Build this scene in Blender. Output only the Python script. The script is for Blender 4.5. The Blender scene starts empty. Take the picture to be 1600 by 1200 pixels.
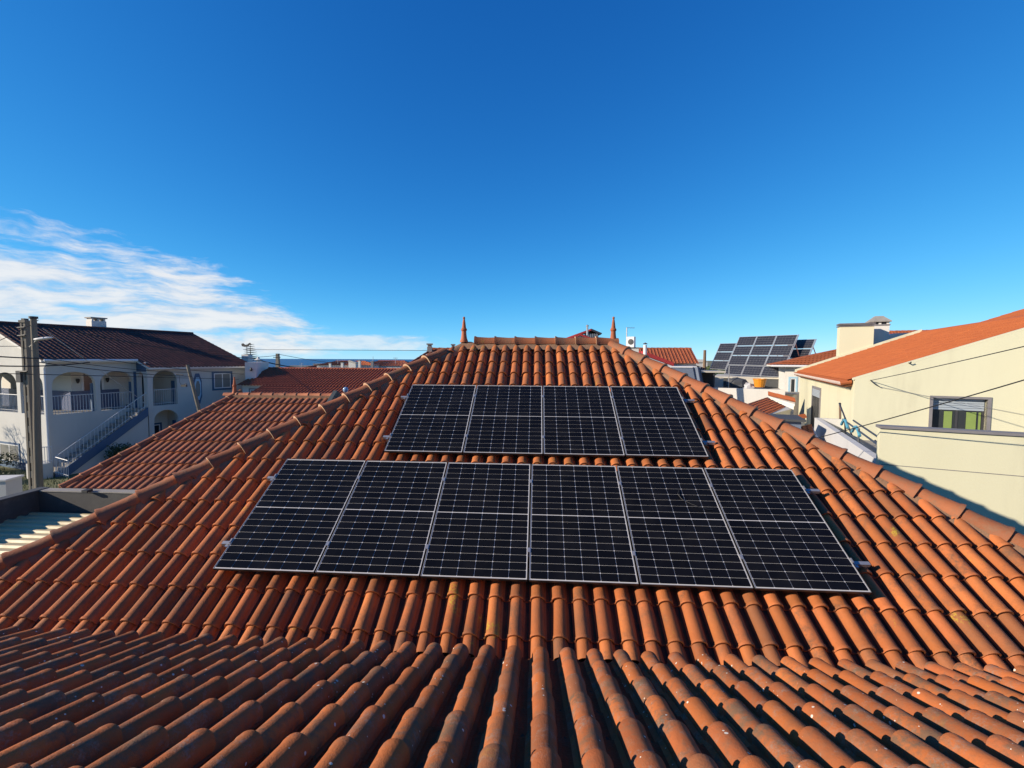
import bpy, bmesh, math, random
from mathutils import Vector, Matrix
random.seed(7)
R = math.radians
SC = bpy.context.scene
COL = SC.collection

# ------------------------------------------------------------------ camera
CAM = Vector((3.5134, -4.5521, 2.3091)); FPX = 694.55
YAW, PITCH, ROLL = .0536, -.0549, .0045
fw = Vector((-math.sin(YAW)*math.cos(PITCH), math.cos(YAW)*math.cos(PITCH), math.sin(PITCH)))
r0 = Vector((math.cos(YAW), math.sin(YAW), 0)); u0 = r0.cross(fw)
rt = r0*math.cos(ROLL)+u0*math.sin(ROLL); up = u0*math.cos(ROLL)-r0*math.sin(ROLL)
cd = bpy.data.cameras.new('camera'); cam = bpy.data.objects.new('camera', cd); COL.objects.link(cam)
cd.sensor_width = 36; cd.lens = 36*FPX/1600; cd.clip_start = .05; cd.clip_end = 90000
M = Matrix((rt, up, -fw)).transposed().to_4x4(); M.translation = CAM; cam.matrix_world = M
SC.camera = cam
def spot(px, py, d):
    """point seen at photo pixel (px,py) at measured distance d metres along the view axis"""
    return CAM+fw*d+rt*((px-800)/FPX*d)-up*((py-600)/FPX*d)

# ------------------------------------------------------------------ light
SUN_EL, SUN_BACK = 21.0, 18.0           # degrees above horizon; degrees behind the left (-X) direction
sd = Vector((-math.cos(R(SUN_EL))*math.cos(R(SUN_BACK)), -math.cos(R(SUN_EL))*math.sin(R(SUN_BACK)), math.sin(R(SUN_EL))))
sl = bpy.data.lights.new('sun', 'SUN'); sl.energy = 5.0; sl.angle = R(.53); sl.color = (1, .86, .68)
so = bpy.data.objects.new('sun', sl); COL.objects.link(so); so.rotation_euler = (-sd).to_track_quat('-Z', 'Y').to_euler()
wd = bpy.data.worlds.new('World'); SC.world = wd; wd.use_nodes = True

class NT:
    def __init__(s, tree): s.t = tree
    def n(s, typ, ins=None, **kw):
        nd = s.t.nodes.new(typ)
        for k, v in kw.items(): setattr(nd, k, v)
        for k, v in (ins or {}).items():
            sk = nd.inputs[k]
            if hasattr(v, 'is_output'): s.t.links.new(v, sk)
            elif isinstance(v, bpy.types.Node): s.t.links.new(v.outputs[0], sk)
            else: sk.default_value = v
        return nd
    def m(s, op, a, b=None, c=None, clamp=False):
        i = {0: a}
        if b is not None: i[1] = b
        if c is not None: i[2] = c
        nd = s.n('ShaderNodeMath', i, operation=op); nd.use_clamp = clamp
        return nd.outputs[0]
    def ramp(s, v, a, b):
        return s.n('ShaderNodeMapRange', {0: v, 1: a, 2: b, 3: 0., 4: 1.}, interpolation_type='SMOOTHSTEP').outputs[0]
    def mix(s, f, a, b, bt='MIX'):
        nd = s.n('ShaderNodeMix', data_type='RGBA', blend_type=bt)
        for k, v in ((0, f), (6, a), (7, b)):
            sk = nd.inputs[k]
            if hasattr(v, 'is_output'): s.t.links.new(v, sk)
            else: sk.default_value = (*v, 1) if isinstance(v, tuple) and len(v) == 3 else v
        return nd.outputs[2]
    def noise(s, vec, scale, detail=4, rough=.55, out=0):
        nd = s.n('ShaderNodeTexNoise', {'Scale': scale, 'Detail': detail, 'Roughness': rough})
        if vec is not None: s.t.links.new(vec, nd.inputs['Vector'])
        return nd.outputs[out]

def make_world():
    t = NT(wd.node_tree); wd.node_tree.nodes.clear()
    sky = t.n('ShaderNodeTexSky', sky_type='NISHITA', sun_disc=False, sun_elevation=R(SUN_EL), sun_rotation=R(270-SUN_BACK),
              altitude=0, air_density=.5, dust_density=0., ozone_density=4.0)
    sc_ = t.n('ShaderNodeSeparateColor', {0: sky.outputs[0]})
    chs = []
    for i, (g_, k_, a_) in enumerate(((1.6, 1.95, 1.74), (1.15, 1.95, 2.05), (.95, 1.95, 2.36))):   # camera tone curve of the sky's colour
        x = t.m('POWER', t.m('MULTIPLY', sc_.outputs[i], .1), g_)
        chs.append(t.m('MULTIPLY', t.m('DIVIDE', x, t.m('MULTIPLY_ADD', x, k_, 1.)), a_*10.))
    hs = t.n('ShaderNodeCombineColor', {0: chs[0], 1: chs[1], 2: chs[2]})
    tc = t.n('ShaderNodeTexCoord').outputs['Generated']
    sp = t.n('ShaderNodeSeparateXYZ', {0: tc})
    az = t.m('ARCTAN2', sp.outputs[0], sp.outputs[1]); el = t.m('ARCSINE', sp.outputs[2])
    # streaky cirrus bank low over the sea on the left
    wob = t.noise(t.n('ShaderNodeCombineXYZ', {0: t.m('MULTIPLY', az, 5.), 1: t.m('MULTIPLY', el, 9.), 2: 1.7}).outputs[0], 1., 3)
    elw = t.m('ADD', el, t.m('MULTIPLY', t.m('SUBTRACT', wob, .5), .07))
    cv = t.n('ShaderNodeCombineXYZ', {0: t.m('MULTIPLY', az, 4.2), 1: t.m('MULTIPLY', elw, 26.), 2: .35}).outputs[0]
    n1 = t.noise(cv, 1.0, 9, .6)
    cv2 = t.n('ShaderNodeCombineXYZ', {0: t.m('MULTIPLY', az, 16.), 1: t.m('MULTIPLY', elw, 60.), 2: 4.}).outputs[0]
    n2 = t.noise(cv2, 1.0, 8, .62)
    top = t.m('MULTIPLY_ADD', t.ramp(az, R(-46.), R(-15.)), R(-12.), R(15.6))     # bank gets lower towards the right
    h = t.m('DIVIDE', el, top)                                              # 0 horizon .. 1 upper edge
    up_edge = t.m('SUBTRACT', 1., t.ramp(h, .35, 1.3))
    right = t.m('SUBTRACT', 1., t.ramp(az, R(-33.), R(-12.)))
    n3 = t.noise(t.n('ShaderNodeCombineXYZ', {0: t.m('MULTIPLY', az, 38.), 1: t.m('MULTIPLY', elw, 130.), 2: 9.}).outputs[0], 1., 7, .65)
    dens = t.m('ADD', t.m('ADD', t.m('MULTIPLY', n1, .62), t.m('MULTIPLY', n2, .26)), t.m('MULTIPLY', n3, .12))
    env = t.m('MULTIPLY', up_edge, right)
    cl = t.ramp(t.m('ADD', dens, t.m('MULTIPLY', t.m('SUBTRACT', env, .90), .45)), .385, .58)
    # thin separate veil just above the sea
    lowm = t.m('MULTIPLY', t.m('SUBTRACT', 1., t.ramp(t.m('ABSOLUTE', t.m('SUBTRACT', el, R(2.0))), R(.5), R(1.9))), t.m('SUBTRACT', 1., t.ramp(az, R(-16.), R(-4.))))
    cl2 = t.m('MULTIPLY', t.ramp(t.m('ADD', dens, t.m('MULTIPLY', t.m('SUBTRACT', lowm, 1.), .4)), .36, .56), .6)
    cl = t.m('MAXIMUM', t.m('MULTIPLY', cl, .84), cl2)
    cl = t.m('MULTIPLY', cl, t.ramp(el, R(-.3), R(1.0)))
    ccol = t.mix(t.ramp(t.m('ADD', t.m('MULTIPLY', n2, .6), t.m('MULTIPLY', n1, .4)), .36, .62), (3.8, 4.5, 5.4), (6.3, 6.1, 5.9))
    c = t.mix(cl, hs.outputs[0], ccol)
    bg = t.n('ShaderNodeBackground', {0: c, 1: .1})
    t.n('ShaderNodeOutputWorld', {0: bg.outputs[0]})
make_world()
SC.view_settings.view_transform = 'Standard'; SC.view_settings.look = 'None'
SC.view_settings.exposure = 0.6; SC.view_settings.gamma = 1

# ------------------------------------------------------------------ materials
MATS = {}; ALB = .80     # overall reflectance level of the weathered surfaces
def newmat(name):
    m = bpy.data.materials.new(name); m.use_nodes = True
    t = NT(m.node_tree); m.node_tree.nodes.clear()
    bs = t.n('ShaderNodeBsdfPrincipled'); t.n('ShaderNodeOutputMaterial', {0: bs.outputs[0]})
    MATS[name] = m
    return m, t, bs
def link(t, a, b): t.t.links.new(a, b)
def plain(name, col, rough=.7, var=.18, scale=2.5, metal=0., bump=.15, bscale=40., dirt=None, dirt_amt=.4, coat=0., streak=False):
    """paint / metal / concrete: base colour with blotches of age, fine grain relief and optional dirt"""
    col = tuple(c_*ALB for c_ in col); dirt = dirt and tuple(c_*ALB for c_ in dirt)
    m, t, bs = newmat(name)
    pos = t.n('ShaderNodeNewGeometry').outputs['Position']
    vec = pos
    if streak: vec = t.n('ShaderNodeVectorMath', {0: pos, 1: (1, 1, .18)}, operation='MULTIPLY').outputs[0]
    n1 = t.noise(vec, scale, 6, .6)
    v = t.m('MULTIPLY_ADD', t.m('SUBTRACT', n1, .5), 2*var, 1.)
    c = t.mix(1., (*col, 1), t.n('ShaderNodeCombineColor', {0: v, 1: v, 2: v}).outputs[0], 'MULTIPLY')
    if dirt:
        d = t.m('MULTIPLY', t.ramp(t.noise(vec, scale*.7, 7, .65), .48, .75), dirt_amt)
        c = t.mix(d, c, dirt)
    link(t, c, bs.inputs['Base Color'])
    rg = t.m('MULTIPLY_ADD', t.noise(pos, scale*3, 3), .25, rough-.12, clamp=True); link(t, rg, bs.inputs['Roughness'])
    bs.inputs['Metallic'].default_value = metal; bs.inputs['Coat Weight'].default_value = coat
    if bump:
        b = t.n('ShaderNodeBump', {'Strength': bump, 'Distance': .01, 'Height': t.noise(pos, bscale, 4)})
        link(t, b.outputs[0], bs.inputs['Normal'])
    return m
def terracotta(name, base, alt, grime=(.09, .055, .035), grime_amt=.5, yellow=0., specks=0., rough=.72, gscale=3., vary=.3):
    """fired clay: every tile its own tone, soot and weathering blotches, lichen and droppings"""
    base, alt, grime = (tuple(c_*ALB for c_ in k_) for k_ in (base, alt, grime))
    m, t, bs = newmat(name)
    g = t.n('ShaderNodeNewGeometry'); pos = g.outputs['Position']
    rnd = t.m('FRACT', t.m('ADD', t.n('ShaderNodeObjectInfo').outputs['Random'], g.outputs['Random Per Island']))
    c = t.mix(rnd, base, alt)
    rv = t.m('FRACT', t.m('MULTIPLY', rnd, 7.31)); v = t.m('MULTIPLY_ADD', rv, vary, 1.-vary*.5)
    c = t.mix(1., c, t.n('ShaderNodeCombineColor', {0: v, 1: v, 2: v}).outputs[0], 'MULTIPLY')
    old = t.m('MULTIPLY', t.m('GREATER_THAN', t.m('FRACT', t.m('MULTIPLY', rnd, 13.7)), .90), .45 if vary > .3 else 0.)
    c = t.mix(old, c, grime)
    off = t.n('ShaderNodeVectorMath', {0: pos, 1: t.n('ShaderNodeCombineXYZ', {0: t.m('MULTIPLY', rnd, 9.), 1: rnd, 2: 0.}).outputs[0]}, operation='ADD').outputs[0]
    n1 = t.noise(off, gscale, 8, .68); n2 = t.noise(pos, 34., 5, .65)
    gr = t.m('MULTIPLY', t.ramp(t.m('ADD', n1, t.m('MULTIPLY', t.m('SUBTRACT', n2, .5), .45)), .40, .70), grime_amt)
    gr = t.m('MULTIPLY', gr, t.m('MULTIPLY_ADD', t.m('FRACT', t.m('MULTIPLY', rnd, 3.77)), 1.1, .35))
    c = t.mix(gr, c, grime)
    f = t.m('MULTIPLY_ADD', t.m('SUBTRACT', n2, .5), .35, 1.)
    c = t.mix(1., c, t.n('ShaderNodeCombineColor', {0: f, 1: f, 2: f}).outputs[0], 'MULTIPLY')
    if yellow:
        y = t.m('MULTIPLY', t.ramp(t.noise(pos, 2.1, 6, .7), .62, .72), t.ramp(t.noise(pos, 45., 4, .6), .42, .6))
        c = t.mix(t.m('MULTIPLY', y, yellow), c, (.42, .30, .03))
    if specks:
        vo = t.n('ShaderNodeTexVoronoi', {'Scale': 26., 'Randomness': 1.}); link(t, pos, vo.inputs['Vector'])
        rad = t.m('MULTIPLY', t.m('POWER', t.n('ShaderNodeSeparateColor', {0: vo.outputs['Color']}).outputs[0], 4.), .30)
        s1 = t.m('LESS_THAN', vo.outputs['Distance'], t.m('MULTIPLY', rad, t.ramp(t.noise(pos, 2.3, 4), .36, .62)))
        c = t.mix(t.m('MULTIPLY', s1, specks), c, (.62, .58, .50))
        lp = t.m('MULTIPLY', t.ramp(t.noise(pos, 5.5, 8, .75), .50, .64), t.ramp(t.noise(pos, 70., 4, .75), .38, .62))
        c = t.mix(t.m('MULTIPLY', lp, .62*specks), c, (.23, .19, .155))
    link(t, c, bs.inputs['Base Color'])
    link(t, t.m('MULTIPLY_ADD', n2, .3, rough-.15), bs.inputs['Roughness'])
    bs.inputs['Specular IOR Level'].default_value = .3
    b = t.n('ShaderNodeBump', {'Strength': .5, 'Distance': .008, 'Height': t.m('ADD', n2, t.m('MULTIPLY', t.noise(pos, 130., 3), .5))})
    link(t, b.outputs[0], bs.inputs['Normal'])
    return m
terracotta('tile_main', (.54, .172, .050), (.46, .138, .046), grime=(.20, .095, .05), grime_amt=.75, yellow=.95, vary=.5)
terracotta('tile_front', (.50, .146, .038), (.39, .112, .038), grime=(.19, .105, .06), grime_amt=.95, specks=.95, yellow=.15, gscale=4.5, vary=.42, rough=.85)
terracotta('tile_hip', (.38, .13, .052), (.34, .11, .046), grime=(.24, .13, .075), grime_amt=.8, yellow=.75, vary=.25)
terracotta('tile_left', (.48, .17, .075), (.38, .115, .05), grime=(.13, .06, .04), grime_amt=.75, yellow=.15, vary=.45, gscale=2.)
terracotta('tile_low', (.40, .105, .045), (.34, .08, .035), grime=(.2, .07, .04), grime_amt=.4, vary=.25)
terracotta('tile_brown', (.135, .045, .032), (.095, .033, .025), grime=(.04, .02, .018), grime_amt=.6, vary=.5)
terracotta('tile_cream', (.50, .14, .042), (.44, .118, .036), grime=(.36, .10, .04), grime_amt=.5, vary=.12, gscale=1.2)
terracotta('tile_far', (.40, .115, .045), (.35, .095, .04), grime_amt=.3, vary=.3)
terracotta('finial_clay', (.46, .14, .06), (.42, .12, .05), grime=(.25, .1, .05), grime_amt=.6)
plain('lip_clay', (.62, .42, .27), .85, .2, 9., bump=.4)
plain('mortar', (.27, .15, .085), .9, .3, 5., bump=.8, bscale=50, dirt=(.16, .11, .08), dirt_amt=.8)
plain('tile_pan_shaded', (.15, .045, .016), .95, .4, 7., bump=.5, dirt=(.05, .022, .012), dirt_amt=.9)  # darker than the clay: shade between the ribs painted in, plus dirt
plain('tile_pan_front_shaded', (.24, .048, .008), .95, .4, 7., bump=.6, bscale=60, dirt=(.16, .06, .03), dirt_amt=.5)  # channel shade of the near roof painted in, warmed with red; dirt blotches over it
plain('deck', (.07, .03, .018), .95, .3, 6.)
plain('rust_gutter', (.05, .04, .035), .9, .3, 5.)
plain('white_wall', (.56, .56, .53), .8, .05, .9, bump=.25, bscale=25, dirt=(.40, .40, .38), dirt_amt=.35, streak=True)
plain('white_clean', (.74, .72, .67), .8, .04, 1.2, bump=.2, dirt=(.5, .47, .42), dirt_amt=.25, streak=True)
plain('cream_wall', (.71, .69, .495), .85, .06, .8, bump=.3, bscale=30, dirt=(.50, .475, .34), dirt_amt=.55, streak=True)
plain('grey_white', (.62, .62, .62), .8, .06, 1.5, bump=.2, dirt=(.42, .42, .42), dirt_amt=.3)
plain('blue_paint', (.05, .115, .22), .6, .1, 3.)
plain('blue_tiles', (.10, .13, .23), .4, .35, 9.)
plain('pale_blue', (.36, .58, .74), .6, .06, 2.)
plain('window_white', (.8, .8, .8), .4, .03, 2., bump=0)
plain('dark_room', (.02, .02, .022), .8, .2, 2.)
plain('interior', (.36, .33, .28), .9, .15, 1.)
plain('curtain_green', (.22, .31, .08), .8, .15, 6.)
plain('shutter', (.38, .44, .50), .5, .05, 3.)
plain('grey_stone', (.22, .21, .22), .6, .25, 6.)
plain('dark_stone', (.05, .05, .055), .5, .2, 6.)
plain('parapet_dark', (.065, .064, .064), .8, .25, 3., bump=.4, dirt=(.16, .16, .15), dirt_amt=.6)
plain('slate', (.055, .07, .075), .7, .15, 4.)
plain('cement', (.33, .31, .28), .85, .2, 3., bump=.5, dirt=(.18, .17, .15), dirt_amt=.5)
plain('sheet_cream', (.62, .50, .27), .5, .08, 1.5, bump=.1, dirt=(.4, .36, .26), dirt_amt=.3)
plain('concrete_pole', (.21, .19, .155), .9, .2, 5., bump=.6, bscale=30, dirt=(.16, .15, .13), dirt_amt=.5, streak=True)
plain('wood_pole', (.19, .165, .13), .9, .2, 7., bump=.6, bscale=30, streak=True)
plain('wood', (.20, .13, .08), .85, .25, 6., streak=True)
plain('galv', (.55, .56, .58), .42, .1, 5., metal=.85, bump=.05)
plain('alu', (.46, .46, .47), .4, .05, 6., metal=.6, bump=.03)
plain('frame_edge', (.34, .335, .33), .5, .05, 6., metal=.15, bump=0)
plain('frame_side_shade', (.018, .018, .02), .5, .05, 6., bump=0)  # shade on the silver frame's sides and gaps, painted in as black
plain('frame_dark', (.10, .11, .13), .4, .05, 6., metal=.6, bump=0)
plain('rail_white', (.62, .64, .66), .5, .1, 3.)
plain('cable_black', (.02, .02, .02), .6, .1, 5., bump=0)
plain('lamp_grey', (.66, .68, .70), .45, .06, 4.)
plain('red_fascia', (.50, .045, .035), .5, .1, 3.)
plain('dark_grey', (.07, .075, .08), .7, .2, 3.)
plain('blue_grey', (.16, .20, .28), .6, .12, 2.)
plain('orange_plastic', (.75, .28, .02), .4, .05, 4.)
plain('cyan_plastic', (.10, .34, .46), .45, .15, 8.)
plain('stone_pale', (.60, .56, .48), .85, .12, 2., dirt=(.4, .36, .3))
plain('bark', (.16, .11, .075), .95, .3, 8., bump=.8)
plain('soil', (.16, .13, .085), .95, .3, .5, dirt=(.08, .10, .04), dirt_amt=.9)
plain('asphalt', (.06, .06, .06), .9, .2, 1.5)
plain('iron', (.03, .03, .032), .6, .2, 5.)
def leafmat(name, a, b):
    m, t, bs = newmat(name)
    g = t.n('ShaderNodeNewGeometry'); link(t, t.mix(g.outputs['Random Per Island'], a, b), bs.inputs['Base Color'])
    bs.inputs['Roughness'].default_value = .6
leafmat('leaf_dark', (.020, .035, .012), (.05, .075, .022)); leafmat('leaf_pine', (.018, .038, .022), (.04, .065, .03))
leafmat('leaf_olive', (.05, .075, .02), (.10, .12, .035)); leafmat('grass', (.04, .07, .015), (.09, .10, .03))
def cellmat():
    m, t, bs = newmat('cell')
    pos = t.n('ShaderNodeNewGeometry').outputs['Position']
    r = t.n('ShaderNodeObjectInfo').outputs['Random']
    v = t.m('MULTIPLY_ADD', r, .5, .75)
    c = t.mix(1., (.0052, .0054, .0070), t.n('ShaderNodeCombineColor', {0: v, 1: v, 2: v}).outputs[0], 'MULTIPLY')
    dust = t.m('MULTIPLY', t.ramp(t.noise(pos, 3., 6, .6), .4, .8), .012)
    link(t, t.mix(dust, c, (.4, .36, .3)), bs.inputs['Base Color'])
    bs.inputs['Roughness'].default_value = .22; bs.inputs['Specular IOR Level'].default_value = .12
cellmat()
def backsheet():
    m, t, bs = newmat('backsheet'); bs.inputs['Base Color'].default_value = (.52, .51, .49, 1)
    bs.inputs['Roughness'].default_value = .3
backsheet()
def glassmat(name, col, rough=.06):
    m, t, bs = newmat(name); bs.inputs['Base Color'].default_value = (*col, 1); bs.inputs['Roughness'].default_value = rough
    bs.inputs['Specular IOR Level'].default_value = .6
    pos = t.n('ShaderNodeNewGeometry').outputs['Position']
    b = t.n('ShaderNodeBump', {'Strength': .05, 'Distance': .02, 'Height': t.noise(pos, 2., 2)}); link(t, b.outputs[0], bs.inputs['Normal'])
glassmat('pane', (.03, .035, .04), .2); glassmat('pane_light', (.20, .20, .19)); glassmat('globe', (.25, .35, .5))
def seamat():
    m, t, bs = newmat('sea'); bs.inputs['Base Color'].default_value = (.012, .05, .13, 1); bs.inputs['Roughness'].default_value = .35
    pos = t.n('ShaderNodeNewGeometry').outputs['Position']
    b = t.n('ShaderNodeBump', {'Strength': .6, 'Distance': 2., 'Height': t.noise(pos, .06, 6)}); link(t, b.outputs[0], bs.inputs['Normal'])
seamat()
def landmat():
    m, t, bs = newmat('land'); pos = t.n('ShaderNodeNewGeometry').outputs['Position']
    c = t.mix(t.ramp(t.noise(pos, .02, 5), .35, .65), (.20, .16, .09), (.10, .12, .04))
    c = t.mix(t.ramp(t.noise(pos, .3, 6), .5, .7), c, (.06, .075, .03)); link(t, c, bs.inputs['Base Color']); bs.inputs['Roughness'].default_value = .95
landmat()

# ------------------------------------------------------------------ mesh helpers
class MB:
    def __init__(s): s.v = []; s.f = []
    def add(s, vs, fs):
        o = len(s.v); s.v += [Vector(v) for v in vs]; s.f += [tuple(i+o for i in f) for f in fs]; return s
    def box(s, a, b):
        (x0, y0, z0), (x1, y1, z1) = a, b
        return s.add([(x0,y0,z0),(x1,y0,z0),(x1,y1,z0),(x0,y1,z0),(x0,y0,z1),(x1,y0,z1),(x1,y1,z1),(x0,y1,z1)],
                     [(0,3,2,1),(4,5,6,7),(0,1,5,4),(1,2,6,5),(2,3,7,6),(3,0,4,7)])
    def prism(s, poly, d):
        n = len(poly); d = Vector(d); a = [Vector(p) for p in poly]
        return s.add(a+[p+d for p in a], [tuple(range(n))[::-1], tuple(range(n, 2*n))]+[(i, (i+1) % n, n+(i+1) % n, n+i) for i in range(n)])
    def tube(s, pts, r, n=6, cap=True):
        pts = [Vector(p) for p in pts]; rs = r if isinstance(r, (list, tuple)) else [r]*len(pts); o = len(s.v)
        for i, p in enumerate(pts):
            d = (pts[min(i+1, len(pts)-1)]-pts[max(i-1, 0)]).normalized()
            a = d.cross(Vector((0, 0, 1)) if abs(d.z) < .95 else Vector((1, 0, 0))).normalized(); b = d.cross(a)
            s.v += [p+(a*math.cos(2*math.pi*k/n)+b*math.sin(2*math.pi*k/n))*rs[i] for k in range(n)]
        for i in range(len(pts)-1):
            for k in range(n): s.f.append((o+i*n+k, o+i*n+(k+1) % n, o+(i+1)*n+(k+1) % n, o+(i+1)*n+k))
        if cap: s.f.append(tuple(o+k for k in range(n))[::-1]); s.f.append(tuple(o+(len(pts)-1)*n+k for k in range(n)))
        return s
    def lathe(s, prof, c=(0, 0, 0), n=14):
        c = Vector(c); o = len(s.v)
        for r, z in prof: s.v += [c+Vector((r*math.cos(2*math.pi*k/n), r*math.sin(2*math.pi*k/n), z)) for k in range(n)]
        for i in range(len(prof)-1):
            for k in range(n): s.f.append((o+i*n+k, o+i*n+(k+1) % n, o+(i+1)*n+(k+1) % n, o+(i+1)*n+k))
        s.f.append(tuple(o+k for k in range(n))[::-1]); s.f.append(tuple(o+(len(prof)-1)*n+k for k in range(n)))
        return s
    def quadgrid(s, P, nu, nv):
        o = len(s.v)
        for j in range(nv+1):
            for i in range(nu+1): s.v.append(Vector(P(i/nu, j/nv)))
        for j in range(nv):
            for i in range(nu): a = o+j*(nu+1)+i; s.f.append((a, a+1, a+nu+2, a+nu+1))
        return s
    def xf(s, m): s.v = [m @ v for v in s.v]; return s
    def mesh(s, name, smooth=None):
        me = bpy.data.meshes.new(name); me.from_pydata([tuple(v) for v in s.v], [], s.f); me.update()
        if smooth is not None:
            me.shade_smooth(); me.set_sharp_from_angle(angle=R(smooth))
        return me
    def build(s, name, mat, parent=None, smooth=None, **kw):
        me = s.mesh(name, smooth); me.materials.append(MATS[mat]); return put(name, me, parent, **kw)
def put(name, me, parent=None, mat4=None, label=None, kind=None):
    o = bpy.data.objects.new(name, me); COL.objects.link(o)
    if parent: o.parent = parent
    if mat4 is not None: o.matrix_local = mat4
    if label: o['label'] = label
    if kind: o['kind'] = kind
    return o
def tag(o, label, cat, group=None):
    o['label'] = label; o['category'] = cat
    if group: o['group'] = group
    return o
def thing(name, label, cat, loc=(0, 0, 0), rz=0, group=None):
    o = bpy.data.objects.new(name, None); COL.objects.link(o); o.location = loc; o.rotation_euler = (0, 0, rz); o.empty_display_size = .2
    return tag(o, label, cat, group)
def solo(name, mb, mat, label, cat, base=None, smooth=None, group=None):
    """a thing that is one mesh: world-space builder, origin moved to its base"""
    if base is None:
        n = len(s_ := mb.v); base = Vector((sum(v.x for v in s_)/n, sum(v.y for v in s_)/n, min(v.z for v in s_)))
    base = Vector(base); mb.v = [v-base for v in mb.v]
    o = mb.build(name, mat, None, smooth); o.location = base
    return tag(o, label, cat, group)
def sag(a, b, drop, n=14):
    a, b = Vector(a), Vector(b)
    return [a.lerp(b, i/n)-Vector((0, 0, drop*4*(i/n)*(1-i/n))) for i in range(n+1)]
def tile_sheet(mb, o, ex, ey, nc, nr, rib=.05, step=.02, seg=4):
    """clay tile relief on a slope: o eave corner, ex along the eave, ey up the slope"""
    o, ex, ey = Vector(o), Vector(ex), Vector(ey); nz = ex.cross(ey).normalized()
    for j in range(nr):
        b = len(mb.v); jj = random.uniform(-.15, .15)*step
        for k, (tt, h) in enumerate(((j, step+jj), (j+1, 0))):
            for i in range(nc*seg+1):
                ph = (i % seg)/seg; w = max(0., math.sin(2*math.pi*ph)) if seg > 2 else ph
                mb.v.append(o+ex*(i/(nc*seg))+ey*(tt/nr)+nz*(h+rib*w))
        n = nc*seg+1
        for i in range(n-1): mb.f.append((b+i, b+i+1, b+n+i+1, b+n+i))
        b2 = len(mb.v)
        mb.v += [v-nz*step*1.6 for v in mb.v[b:b+n]]
        for i in range(n-1): mb.f.append((b2+i, b2+i+1, b+i+1, b+i))
    return mb

# ================================================================== terrain, sea
GZ = -3.7
g = MB()
pts = [spot(-900, 600, 60), spot(-400, 600, 120), spot(100, 600, 190), spot(400, 600, 250), spot(640, 600, 300), spot(700, 600, 420),
       spot(760, 600, 3000), spot(1000, 600, 9000), spot(1900, 600, 9000), spot(2600, 600, 1500)]
poly = [(p.x, p.y, GZ) for p in pts]+[(200, -120, GZ), (-120, -120, GZ)]
g.add(poly, [tuple(range(len(poly)))[::-1]])
og = g.build('ground', 'land'); og['kind'] = 'structure'; og['label'] = 'ground and dry fields around the houses'
s = MB(); s.add([(-60000, -2000, -34), (60000, -2000, -34), (60000, 60000, -34), (-60000, 60000, -34)], [(0, 1, 2, 3)])
os_ = s.build('sea', 'sea'); os_['kind'] = 'structure'; os_['label'] = 'blue sea on the horizon'
cl = MB()                                      # cliff face between land edge and sea
for a, b in zip(poly[:7], poly[1:8]):
    cl.add([a, b, (b[0], b[1], -36), (a[0], a[1], -36)], [(0, 1, 2, 3)])
oc = cl.build('cliff', 'soil'); oc['kind'] = 'structure'

# ================================================================== roof tile shapes
def tile_mesh(name, w, length, rw, rh, nseg, thick=.016, tilt=.018, flare=.006, chan=.014, mat='tile_main', pan=None, taper=.95):
    """interlocking barrel tile: crest over x=0, flat pan to the right, y up the slope, lower end at y=0"""
    def prof(sc, lift):
        pts = [(-rw*.5-.020, 0.004+lift)]
        for i in range(nseg+1):
            a = math.pi*(1-i/nseg); pts.append((rw*.5*sc*math.cos(a), lift+.006+(rh-.006)*sc*math.sin(a)**.85))
        x0 = rw*.5; x1 = w-rw*.5+.004
        for i in range(1, 4): q = i/4; pts.append((x0+(x1-x0)*q, lift-chan*math.sin(math.pi*q)))
        pts.append((x1, lift+.002))
        return pts
    rows = [(0, 1+flare/rh, tilt), (.026, 1+flare/rh, tilt*.95), (.034, 1., tilt*.93), (length, taper, 0)]
    mb = MB(); n = None; npan = []
    for y, sc, l in rows:
        p = prof(sc, l); n = len(p); mb.v += [Vector((x, y, z)) for x, z in p]
    for j in range(len(rows)-1):
        for i in range(n-1):
            if i >= nseg+2 or i == 0: npan.append(len(mb.f))
            mb.f.append((j*n+i, j*n+i+1, (j+1)*n+i+1, (j+1)*n+i))
    b = len(mb.v); mb.v += [Vector((v.x*.94, v.y, v.z-thick)) for v in mb.v[:n]]; b2 = len(mb.v); mb.v += [Vector((v.x, v.y+.05, v.z)) for v in mb.v[b:b+n]]
    for i in range(n-1): mb.f.append((b+i, b+i+1, i+1, i)); mb.f.append((b2+i, b2+i+1, b+i+1, b+i))
    me = mb.mesh(name, 42); me.materials.append(MATS[mat])
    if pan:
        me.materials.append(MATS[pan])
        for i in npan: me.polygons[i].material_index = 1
    return me
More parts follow.
